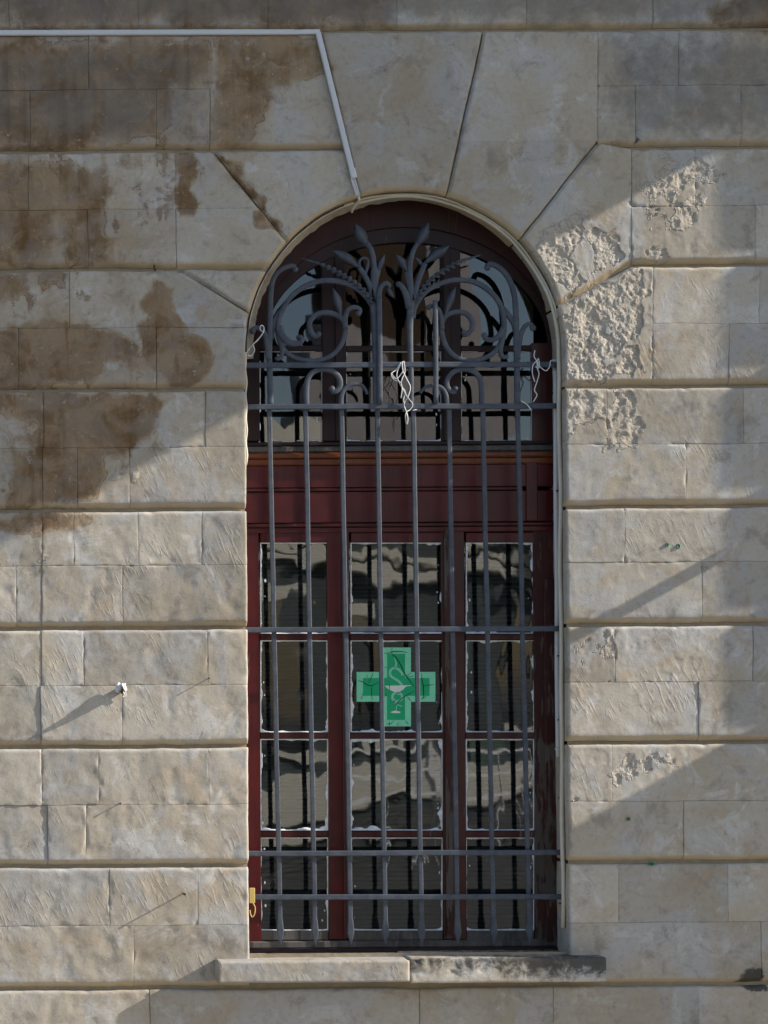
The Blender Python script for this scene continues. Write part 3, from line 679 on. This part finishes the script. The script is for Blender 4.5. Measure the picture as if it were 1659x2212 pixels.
# ------------------------------------------------------------------ room and blind behind the glass
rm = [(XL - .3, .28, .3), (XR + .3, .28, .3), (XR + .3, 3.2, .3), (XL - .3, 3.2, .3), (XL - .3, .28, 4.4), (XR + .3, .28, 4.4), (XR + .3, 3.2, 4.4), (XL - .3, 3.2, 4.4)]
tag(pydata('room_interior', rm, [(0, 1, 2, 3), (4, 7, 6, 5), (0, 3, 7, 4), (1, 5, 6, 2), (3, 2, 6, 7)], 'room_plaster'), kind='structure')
blind = thing('window_blind', (0, 0, 0), 'grey slatted blind hanging inside behind the lower panes', 'blind')
bxa, bxb = W(548, 1600, .30).x, W(1196, 1600, .30).x
zt_, zb_ = ZW(1150, 829, .30), ZW(2040, 829, .30); ns = 96
V = [(bxa, .312, 0), (bxb, .312, 0), (bxb, .324, .0125), (bxa, .324, .0125), (bxa, .3145, -.0012), (bxb, .3145, -.0012)]
sl = bpy.data.meshes.new('slat'); sl.from_pydata(V, [], [(0, 1, 2, 3), (0, 4, 5, 1)]); sl.materials.append(M['blind_slat'])
for i in range(ns):
    s_ = bpy.data.objects.new('slat', sl); col.objects.link(s_); s_.parent = blind; s_.location = (0, 0, zb_ + (zt_ - zb_) * i / ns); s_.rotation_euler = (0, random.uniform(-.0015, .0015), 0)
# ================================================================== iron grille
YI = .100
gr = thing('window_grille', (0, 0, 0), 'blue-grey wrought iron window grille with scrolls, leaves and spear points', 'grille')
def Z1(zx, zy): return (504.3 + .44 * zx, 384.9 + .44 * zy)
def IW(zx, zy, y=YI): a, b = Z1(zx, zy); return W(a, b, y)
TOPX = [582, 660, 738, 815, 893, 970, 1043, 1118]; BOTX = [605, 680, 757, 832, 910, 988, 1066, 1143]
for xt, xb in zip(TOPX, BOTX):
    P = [W(xt + (xb - xt) * i / 12 + random.uniform(-.5, .5), 884 + (1990 - 884) * i / 12, YI + .006) for i in range(13)]
    V, F = sweep(P, .0198, .012); o_ = pydata('vertical_bar', V, F, 'iron_paint', gr)
    ym = W(xb, 1992, YI + .006); t_ = [(1985, .0215), (1993, .024), (2008, .031), (2016, .030), (2040, .003)]
    V, F = sweep([W(xb + (p - 1990) * .02, p, YI + .006) for p, _ in t_], [q for _, q in t_], [.013, .013, .013, .012, .003]); pydata('spear_point', V, F, 'iron_paint', o_)
for (xa, ya, xb, yb_) in ((526, 789, 1216, 787), (526, 879, 1216, 877), (528, 1361, 1222, 1358), (530, 1844, 1228, 1841), (545, 1938, 1230, 1937)):
    P = [W(xa + (xb - xa) * i / 10, ya + (yb_ - ya) * i / 10 + random.uniform(-.4, .4), YI - .006) for i in range(11)]
    V, F = sweep(P, .0232, .011); pydata('crossbar', V, F, 'iron_paint', gr)
def bar(name, pts, wd, thk=.016, y=YI, n=6, taper=None, twist=0):
    P = crom([IW(a, b, y) for a, b in pts], n); L = len(P)
    ww = [wd * .44 / 500 * (1 if not taper else taper(i / (L - 1))) for i in range(L)]
    V, F = sweep(P, ww, [min(thk, .9 * q + .004) for q in ww], twist); return pydata(name, V, F, 'iron_paint', gr, True)
def knob(zx, zy, r):
    bm = bmesh.new(); bmesh.ops.create_icosphere(bm, subdivisions=2, radius=r * .44 / 500); me = bpy.data.meshes.new('curl_end'); bm.to_mesh(me); bm.free()
    o_ = link('curl_end', me, 'iron_paint', gr, True); o_.location = IW(zx, zy); o_.scale = (1, .7, 1)
def leaf(base, tip, wd, bend=0):
    """forged leaf: pointed blade with a raised rib"""
    b, t_ = Vector(base), Vector(tip); ax = t_ - b; nn = Vector((-ax.y, ax.x)).normalized(); V, F = [], []
    prof = [(0, .20), (.15, .34), (.32, .66), (.48, .95), (.60, 1.0), (.72, .86), (.85, .52), (.95, .18), (1, .02)]
    for u, h in prof:
        c = b + ax * u + nn * (bend * math.sin(math.pi * u)); e = nn * (wd * h / 2)
        cup = .006 * h
        V += [IW(*(c + e), YI - .002 - cup * .2), IW(*c, YI - .007 - .003 * h), IW(*(c - e), YI - .002 + cup * .8), IW(*c, YI + .004)]
    for i in range(len(prof) - 1):
        for k in range(4): F.append((i * 4 + k, i * 4 + (k + 1) % 4, i * 4 + 4 + (k + 1) % 4, i * 4 + 4 + k))
    return pydata('leaf', V, F, 'iron_paint', gr, True)
tp = lambda a, b: (lambda u: a + (b - a) * u)
# left half
bar('stem', [(705, 1120), (702, 980), (700, 860), (698, 760), (692, 660), (690, 590), (692, 500), (690, 430), (678, 360), (655, 320)], 34, .02, taper=lambda u: 1.0 if u < .45 else max(.6, 1.25 - 1.2 * abs(u - .55)) if u < .75 else .72)
bar('strap', [(719, 1108), (718, 900), (717, 700), (716, 585)], 25, .012, YI - .014)
leaf((672, 350), (597, 222), 62, -6)
bar('scroll', [(694, 690), (680, 625), (640, 570), (580, 528), (500, 505), (420, 507), (340, 537), (275, 592), (232, 665), (218, 745), (232, 815), (275, 868), (340, 893), (410, 897), (480, 872), (530, 815), (549, 750), (540, 700), (505, 672), (450, 660), (405, 672), (375, 706), (378, 750), (400, 775), (424, 768)], 27, .017, YI + .003, taper=lambda u: .9 + .2 * math.sin(u * 9) * .3 if u < .9 else 1 - 2.5 * (u - .9))
knob(418, 767, 15)
bar('tendril', [(549, 740), (548, 690), (560, 650), (590, 634), (618, 642), (622, 662)], 24, taper=tp(1.1, .8)); knob(615, 664, 15)
leaf((530, 690), (487, 538), 44, 4)
bar('tendril', [(222, 730), (240, 775), (275, 808), (315, 812), (338, 795), (325, 778)], 34, .018, YI - .006, taper=tp(1.1, .6)); knob(322, 782, 15)
bar('tendril', [(222, 740), (232, 800), (240, 845), (232, 880), (212, 892)], 24, taper=tp(1.2, .7)); knob(214, 886, 13)
bar('side_stay', [(182, 1120), (180, 1000), (176, 880), (178, 780), (180, 660), (184, 560), (196, 495), (230, 452), (275, 432), (306, 437)], 27, .016, YI + .002, taper=tp(1.05, .85)); knob(304, 448, 15)
bar('brace', [(185, 790), (196, 725), (215, 680), (245, 640)], 30, .014, YI + .006, taper=tp(.8, 1))
bar('side_hook', [(172, 890), (165, 815), (150, 760), (120, 735), (92, 742)], 26, .014, taper=tp(1.1, .8)); knob(94, 750, 17)
bar('twisted_spike', [(690, 625), (645, 560), (585, 508), (520, 468), (440, 428), (335, 393)], 30, .008, YI - .004, 14, taper=lambda u: 1.0 if u < .2 else 1.1 if u < .7 else max(.08, 1.1 * (1 - (u - .7) / .3)), twist=120)
bar('stem', [(692, 620), (672, 540), (645, 480), (618, 440)], 24, .016, YI - .002); leaf((632, 450), (486, 355), 52, 5)
bar('tendril', [(640, 470), (618, 430), (622, 402), (645, 392), (662, 408), (655, 445), (648, 470)], 13, .010)
bar('stem', [(694, 560), (698, 510), (712, 450)], 24, .014); leaf((704, 480), (742, 374), 36, -4)
bar('tendril', [(714, 660), (714, 580), (724, 535), (748, 516), (768, 528)], 26, .014, YI - .010, taper=tp(1, .8)); knob(762, 530, 14)
leaf((752, 520), (788, 588), 30, 4)
# right half
bar('stem', [(874, 1120), (872, 980), (868, 860), (866, 740), (868, 650), (872, 590), (866, 500), (866, 430), (880, 365), (900, 325)], 34, .02, taper=lambda u: .55 + .9 * u if u < .5 else max(.62, 1.0 - .8 * (u - .5)))
leaf((884, 350), (958, 217), 58, 6)
bar('strap', [(994, 1104), (993, 900), (992, 700), (990, 600)], 22, .012, YI - .014)
leaf((860, 470), (798, 374), 42, 4); bar('stem', [(870, 590), (862, 530), (850, 460)], 24, .014)
bar('tendril', [(862, 640), (846, 570), (824, 530), (806, 518)], 28, .014, YI - .006, taper=tp(1.1, .8)); knob(811, 521, 16)
bar('stem', [(884, 600), (902, 520), (925, 455), (940, 420)], 26, .016, YI - .002); leaf((930, 425), (1060, 333), 56, -5)
leaf((935, 440), (890, 388), 24, 2)
bar('twisted_spike', [(890, 610), (930, 545), (985, 490), (1050, 445), (1120, 408), (1218, 375)], 30, .008, YI - .004, 14, taper=lambda u: 1.0 if u < .2 else 1.1 if u < .7 else max(.08, 1.1 * (1 - (u - .7) / .3)), twist=-120)
bar('scroll', [(880, 690), (892, 630), (940, 562), (1010, 520), (1090, 500), (1175, 508), (1250, 548), (1305, 612), (1327, 695), (1322, 780), (1290, 845), (1235, 882), (1165, 897), (1100, 882), (1050, 838), (1024, 770), (1022, 715), (1045, 675), (1095, 657), (1145, 668), (1172, 705), (1168, 745), (1140, 768), (1125, 755)], 27, .017, YI + .003, taper=lambda u: .9 if u < .9 else .9 - 1.5 * (u - .9)); knob(1132, 757, 14)
bar('tendril', [(1024, 745), (1020, 690), (1008, 650), (985, 630), (960, 628)], 22, taper=tp(1.1, .8)); knob(960, 634, 14)
leaf((1036, 690), (1091, 532), 42, -4)
bar('tendril', [(1326, 735), (1308, 770), (1275, 793), (1245, 792), (1230, 775)], 27, .016, YI - .004, taper=tp(1.1, .75)); knob(1232, 772, 16)
bar('tendril', [(1326, 740), (1318, 800), (1310, 845), (1320, 876), (1342, 880)], 24, taper=tp(1.2, .75)); knob(1340, 876, 12)
bar('side_stay', [(1394, 1120), (1392, 1000), (1390, 880), (1388, 760), (1386, 660), (1378, 570), (1350, 490), (1305, 440), (1262, 422), (1243, 432)], 27, .016, YI + .002, taper=tp(1.05, .85)); knob(1246, 440, 16)
bar('brace', [(1392, 790), (1378, 720), (1352, 675), (1322, 640)], 26, .014, YI + .006)
bar('side_hook', [(1394, 890), (1402, 810), (1418, 750), (1442, 718), (1470, 722)], 24, .014, taper=tp(1.1, .8)); knob(1470, 736, 17)
# small scrolls between the crossbars
bar('cane_scroll', [(358, 1120), (358, 1040), (364, 990), (390, 953), (440, 938), (490, 950), (520, 985), (522, 1025), (500, 1048), (482, 1042)], 26, .014, YI + .003); knob(483, 1034, 16)
bar('cane_scroll', [(527, 1120), (530, 1070), (548, 1032), (585, 1012), (625, 1015), (648, 1040), (656, 1062)], 25, .014, YI + .003, taper=tp(1, .5))
bar('cane_scroll', [(1218, 1115), (1218, 1040), (1210, 985), (1180, 950), (1130, 938), (1082, 950), (1052, 985), (1048, 1022), (1068, 1048), (1092, 1045)], 25, .014, YI + .003); knob(1090, 1034, 15)
bar('cane_scroll', [(1048, 1120), (1044, 1070), (1026, 1034), (990, 1018), (950, 1022), (928, 1040), (918, 1056)], 24, .014, YI + .003, taper=tp(1, .5))
# ================================================================== green cross on the middle pane
cross = thing('pharmacy_cross', (0, 0, 0), 'cracked green cross sticker with snake and bowl on the middle pane', 'sign')
def KW(zx, zy, y): return W(743.2 + .132 * zx, 1380.2 + .132 * zy, y)
YC = YG - .0036
def flat(name, pts, lay, mat, thick=.0006, parent=cross):
    y = YC - lay * .0004; n = len(pts); V = [KW(a, b, y) for a, b in pts] + [KW(a, b, y + .0003) for a, b in pts]
    return pydata(name, V, [tuple(range(n))[::-1]] + [(i, (i + 1) % n, n + (i + 1) % n, n + i) for i in range(n)], mat, parent)
def crs(x0, x1, y0, y1, a0, a1, b0, b1): return [(a0, y0), (a1, y0), (a1, b0), (x1, b0), (x1, b1), (a1, b1), (a1, y1), (a0, y1), (a0, b1), (x0, b1), (x0, b0), (a0, b0)]
flat('pale_border', crs(205, 1495, 140, 1430, 605, 1095, 540, 1028), 0, 'cross_pale')
flat('inner_cross', crs(310, 1398, 245, 1325, 705, 998, 640, 930), 1, 'cross_deep')
def stroke(name, pts, wd, lay, mat, taper=None):
    P = crom([Vector((a, b, 0)) for a, b in pts], 5); V, F = [], []; y = YC - lay * .0004; L = len(P)
    for i, p in enumerate(P):
        t_ = (P[min(i + 1, L - 1)] - P[max(i - 1, 0)]).normalized(); n_ = Vector((-t_.y, t_.x, 0)) * (wd / 2 * (taper(i / (L - 1)) if taper else 1))
        V += [KW(p.x + n_.x, p.y + n_.y, y), KW(p.x - n_.x, p.y - n_.y, y)]
    for i in range(L - 1): F.append((2 * i, 2 * i + 1, 2 * i + 3, 2 * i + 2))
    return pydata(name, V, F, mat, cross)
stroke('snake', [(962, 600), (938, 548), (880, 492), (818, 476), (770, 505), (752, 560), (772, 612), (835, 655), (900, 698), (955, 765)], 40, 2, 'cross_snake')
stroke('snake', [(905, 868), (835, 880), (795, 925), (800, 985), (855, 1020), (925, 1000), (952, 945), (920, 895), (870, 900)], 42, 2, 'cross_snake')
stroke('snake', [(818, 1010), (840, 1055), (862, 1040)], 26, 2, 'cross_snake', tp(1, .3)); stroke('snake', [(815, 300), (850, 390), (838, 470)], 40, 2, 'cross_snake', tp(.2, 1))
flat('bowl', [(665, 765), (1095, 757), (1095, 768), (1020, 775), (965, 830), (905, 868), (820, 866), (742, 832), (690, 792)], 3, 'cross_white')
stroke('bowl_stem', [(853, 1165), (858, 1100), (880, 1078), (950, 1105)], 16, 3, 'cross_snake'); flat('bowl_foot', [(757, 1200), (800, 1180), (845, 1170), (930, 1196), (900, 1216), (790, 1212)], 3, 'cross_white')
for c_ in ([(785, 145), (788, 250), (850, 300), (930, 430), (1000, 580), (1080, 690), (1150, 780)], [(650, 235), (740, 230), (790, 212), (930, 205), (1040, 225)], [(225, 682), (300, 700), (400, 760), (480, 755), (580, 705)],
           [(475, 555), (445, 630), (400, 735)], [(455, 770), (450, 880), (462, 1010)], [(310, 880), (290, 960), (275, 985)], [(1150, 855), (1020, 925), (940, 980), (870, 1050), (850, 1090)], [(1025, 930), (1100, 1025)],
           [(745, 735), (742, 840)], [(1100, 545), (1020, 630), (1140, 605)], [(1270, 560), (1278, 680), (1300, 780), (1300, 930), (1270, 1000)], [(1300, 770), (1480, 742)], [(1355, 930), (1270, 985)],
           [(690, 1390), (760, 1390), (820, 1330)], [(745, 1345), (742, 1425)], [(1000, 1340), (1060, 1400)], [(665, 470), (700, 460)], [(700, 900), (660, 950)], [(380, 590), (370, 630)], [(885, 1370), (880, 1420)]):
    stroke('crack', c_, 9 if len(c_) < 4 else 13, 4.5, 'crack_dark', lambda u: .35 + .65 * math.sin(math.pi * min(1, max(0, u))))
# ================================================================== cables on the stone
trk = thing('cable_trunking', (0, 0, 0), 'white plastic cable trunking along the joint and down beside the keystone', 'trunking')
def strip(name, a, b, wd, y0, y1, parent, mat='white_pvc'):
    A, B = W(*a), W(*b); P = [A + (B - A) * i / 6 for i in range(7)]
    for p in P: p.y = (y0 + y1) / 2 + random.uniform(-.0008, .0008)
    V, F = sweep(P, wd, abs(y1 - y0)); return pydata(name, V, F, mat, parent)
strip('horizontal_run', (F0, 74), (634, 71), .022, -.018, -.001, trk); strip('horizontal_run', (634.5, 71.3), (690, 70), .020, -.016, -.001, trk)
strip('sloping_run', (686, 72), (759, 368), .022, -.018, -.001, trk); strip('sloping_run', (759, 366), (764, 386), .026, -.020, -.001, trk)
for d_ in (-4.5, -1, 3): strip('bare_wire', (762 + d_, 386), (773 + d_ * .8, 424), .005, -.014, -.007, trk, 'white_pvc')
cb = thing('arch_cable', (0, 0, 0), 'cream electric cable clipped round the underside of the arch and down the jamb', 'cable')
def acable(name, r, y, a0, a1, rad, mat, dn=None, parent=cb, seed=0):
    pts = []
    for i in range(40):
        a = a0 + (a1 - a0) * i / 39; rr = r - .004 * float(fbm(np.array([i * .35 + seed]), np.array([seed * 1.7]), 4, 2)[0]); pts.append(Vector((AC.x + rr * math.cos(a), y + .006 * math.sin(i * .5 + seed), AC.z + rr * math.sin(a))))
    if dn:
        x, z = pts[-1].x, pts[-1].z; z1_ = ZW(dn)
        for i in range(1, 22): pts.append(Vector((x + .0025 * math.sin(i * 1.3 + seed), y + .004 * math.sin(i * .9), z + (z1_ - z) * i / 21)))
    V, F = tube(pts, rad, 6); return pydata(name, V, F, mat, parent, True)
acable('cable', AR - .010, .060, R(108), 0, .0095, 'cream_cable', 2010, seed=1)
acable('cable', AR - .006, .055, R(108), R(182), .006, 'cream_cable', 1000, seed=2); acable('cable', AR - .005, .030, R(112), R(180), .004, 'black_cable', None, seed=3)
acable('cable', AR - .005, .045, R(106), R(12), .004, 'cream_cable', None, seed=5)
V, F = tube(crom([W(773, 424, -.010), W(776, 432, .004), W(771, 440, .03), W(762, 452, .06), W(760, 458, .08)], 5), .006, 6); pydata('cable', V, F, 'cream_cable', cb, True)
for py in (790, 1060, 1420, 1560, 1730, 1960): 
    z = ZW(py); box('clip', XR - .018, XR + .002, .07, .10, z, z + .006, 'black_cable', cb, 0)
pipe = thing('conduit_pipe', (0, 0, 0), 'thin white conduit running down the right side of the window opening', 'pipe')
V, F = tube([Vector((XR - .011 + .0012 * math.sin(i), .118, ZW(770) + (ZW(1640) - ZW(770)) * i / 14)) for i in range(15)], .011, 10); pydata('tube', V, F, 'white_pvc', pipe, True)
for py in (800, 1100, 1400, 1625): z = ZW(py); V, F = tube([Vector((XR - .011, .118, z)), Vector((XR - .011, .118, z + .012))], .0125, 10); pydata('collar', V, F, 'white_pvc', pipe, True)
# ================================================================== strings tied to the grille
def string(label, strands, rad=.0022):
    o_ = thing('tied_string', (0, 0, 0), label, 'string', 'strings tied to the grille')
    for s_ in strands:
        P = crom([IW(a, b, YI - .020 + .004 * math.sin(i * 2.1)) for i, (a, b) in enumerate(s_)], 6); V, F = tube(P, rad, 5); pydata('strand', V, F, 'white_string', o_, True)
string('knotted white string hanging in a long plait from the middle of the upper crossbar', [
    [(838, 898), (815, 925), (802, 965), (815, 1005), (835, 1040), (855, 1075), (880, 1110), (868, 1135), (848, 1150), (845, 1180), (852, 1208), (856, 1180), (850, 1150), (838, 1110), (858, 1070), (868, 1025), (850, 985), (832, 945), (828, 900)],
    [(822, 905), (800, 940), (775, 960), (790, 990), (818, 1000), (828, 1030), (822, 1080)], [(838, 900), (842, 950), (828, 985), (825, 1020), (845, 1050), (835, 1085), (840, 1110)], [(775, 955), (800, 985), (832, 950)], [(880, 1140), (898, 1136)]], .0021)
string('loose white string tied at the right end of the upper crossbar', [
    [(1480, 845), (1476, 875), (1490, 900), (1492, 935), (1500, 960), (1490, 1000), (1478, 1040), (1490, 1065), (1472, 1098)], [(1490, 895), (1470, 920), (1468, 960), (1480, 1000)],
    [(1486, 900), (1510, 930), (1535, 945), (1552, 925), (1556, 900), (1570, 892)], [(1488, 905), (1498, 885), (1500, 930), (1482, 925)], [(1490, 898), (1502, 915), (1490, 925)]])
string('short white string looped on the left side hook', [[(152, 748), (140, 752), (130, 738), (138, 722), (150, 735), (142, 765), (112, 800), (80, 835), (62, 858)], [(150, 752), (120, 795), (98, 815), (104, 845), (88, 872), (68, 868)]])
string('single white thread lying across the lower crossbar near its right end', [[(1412, 1093), (1440, 1110), (1462, 1138)]])
# ================================================================== iron bits, plugs, tag on the stone
def nail(px, py, L, r, label, name='nail', mat='rust', cat='nail'):
    p = W(px, py); o_ = thing(name, p, label, cat); V, F = tube([Vector((p.x, .015, p.z)), Vector((p.x, -L + .006, p.z + .002)), Vector((p.x, -L, p.z + .002))], [r, r, r * 1.6], 8); pydata('shank', V, F, mat, o_); return o_
nail(396, 1930, .058, .0036, 'rusty nail sticking out of the stone low on the left, left of the yellow tag')
nail(259, 1736, .020, .0028, 'small nail in the joint above and left of the rusty one')
nail(450, 1466, .028, .0022, 'thin pin in the joint beside the window, right of the white knot')
br = thing('tied_bracket', W(262, 1487), 'flat iron bracket with a white knotted rag on the left wall', 'bracket'); p = W(262, 1487)
V, F = [], []
for i in range(7):
    u = i / 6; h = .022 * math.sin(math.pi * min(1, .18 + .82 * u)) + .002
    for sx, sz in ((-.0025, -h), (.0025, -h), (.0025, h * .5), (-.0025, h * .5)): V.append((p.x + sx, .012 - .092 * u, p.z + sz))
for i in range(6):
    for k in range(4): F.append((i * 4 + k, i * 4 + (k + 1) % 4, i * 4 + 4 + (k + 1) % 4, i * 4 + 4 + k))
F += [(3, 2, 1, 0), (24, 25, 26, 27)]; pydata('blade', V, F, 'rust', br)
rg = random.Random(3)
for k in range(4):
    pts = [W(262 + rg.uniform(-12, 12), 1484 + rg.uniform(-9, 9), -.03 + rg.uniform(-.012, .012)) for _ in range(6)]; V, F = tube(crom(pts, 5), [.0045 + .0015 * math.sin(i) for i in range(26)], 6); pydata('rag', V, F, 'white_string', br, True)
V, F = tube(crom([W(264, 1490, -.02), W(268, 1500, -.015), W(264, 1506, -.012), W(272, 1502, -.012), W(270, 1492, -.015)], 5), .0025, 5); pydata('loop', V, F, 'white_string', br, True)
hk = thing('iron_hook', W(334, 580), 'small black iron hook in the joint left of the arch', 'hook')
V, F = tube(crom([W(336, 583, .02), W(336, 583, -.012), W(334, 582, -.018), W(333, 572, -.018)], 4), .004, 6); pydata('shank', V, F, 'rust', hk, True)
for px, py, rx, ry, lb in ((1441, 1177, .007, .009, 'left one of two green wall plugs right of the window'), (1465, 1180, .008, .012, 'right one of two green wall plugs right of the window'), (1357, 1769, .009, .008, 'green wall plug low on the right wall'), (1408, 1866, .010, .008, 'green plug wedged in the lowest full band joint on the right')):
    p = W(px, py); o_ = thing('wall_plug', p, lb, 'plug', 'green wall plugs'); V = []; dz = .0
    for y, k in ((.02, .8), (-.004, 1), (-.006, .8), (-.004, .5), (.004, .4)): V += [(p.x + rx * k * math.cos(i * .785), y, p.z + ry * k * math.sin(i * .785)) for i in range(8)]
    F = [(j * 8 + i, j * 8 + (i + 1) % 8, j * 8 + 8 + (i + 1) % 8, j * 8 + 8 + i) for j in range(4) for i in range(8)] + [tuple(range(32, 40))]; pydata('collar', V, F, 'green_plastic', o_)
tg = thing('yellow_tag', W(545, 1935, .06), 'yellow plastic tag with a loop hanging at the left jamb', 'tag')
pbox('plate', 539, 1918, 551, 1951, .058, .064, 'yellow_plastic', tg, .002)
V, F = tube(crom([W(546, 1950, .06), W(551, 1960, .058), W(550, 1974, .056), W(545, 1981, .056), W(541, 1974, .057), W(540, 1966, .058)], 6), .0026, 6); pydata('loop', V, F, 'yellow_plastic', tg, True)
# ================================================================== house across the street, mirrored in the panes
opp = thing('street_house', (0, 0, 0), 'sunlit stone house across the street, seen only mirrored in the panes', 'house')
opp.location = (7.5, -21, 0); opp.rotation_euler = (0, 0, R(-58))
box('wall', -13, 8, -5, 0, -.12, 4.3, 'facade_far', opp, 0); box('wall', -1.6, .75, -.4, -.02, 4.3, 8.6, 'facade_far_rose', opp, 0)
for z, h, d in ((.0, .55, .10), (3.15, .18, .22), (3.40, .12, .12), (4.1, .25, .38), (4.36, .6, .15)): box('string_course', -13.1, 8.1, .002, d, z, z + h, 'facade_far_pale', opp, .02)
for i in range(6):
    xx = -10.8 + i * 3.2
    for z in (.9, 5.2):
        if (z < 1 and i == 3) or z > 1: continue
        wd_ = box('window', xx, xx + 1.1, .004, .03, z, z + 1.8, 'dark_pane', opp, 0); box('window_frame', xx - .15, xx + 1.25, .032, .07, z + 1.8, z + 1.98, 'facade_far_pale', opp, .01); box('window_sill', xx - .2, xx + 1.3, .004, .16, z - .14, z, 'facade_far_pale', opp, .01)
box('door', -1.2, .0, .004, .04, 0, 2.5, 'balcony_wood', opp, 0)
box('balcony_slab', 1.4, 4.6, .24, 1.1, 3.34, 3.48, 'facade_far_pale', opp, .02)
for i in range(17): box('baluster', 1.45 + i * .19, 1.49 + i * .19, 1.02, 1.06, 3.48, 4.35, 'facade_far_pale', opp, 0)
box('handrail', 1.4, 4.6, 1.0, 1.1, 4.35, 4.42, 'facade_far_pale', opp, .01)
for z in (.35, .62, .90): box('railing', -9.5, -3.4, 1.6, 1.64, z, z + .035, 'white_string', opp, 0)
for i in range(5): box('railing_post', -9.45 + i * 1.5, -9.40 + i * 1.5, 1.6, 1.64, -.12, .95, 'white_string', opp, 0)
box('garden_wall', -1.2, 3.0, 2.6, 2.9, -.12, .85, 'facade_far_pale', opp, .03); box('planter', -3.4, -2.2, 3.2, 3.9, -.12, .45, 'facade_far_pale', opp, .05)
box('upper_wall', -5.3, -1.62, -.3, -.03, 4.3, 6.45, 'facade_far_rose', opp, 0); box('roof_shed', -5.0, -1.63, -.28, -.05, 6.46, 8.0, 'roof_brown', opp, 0)
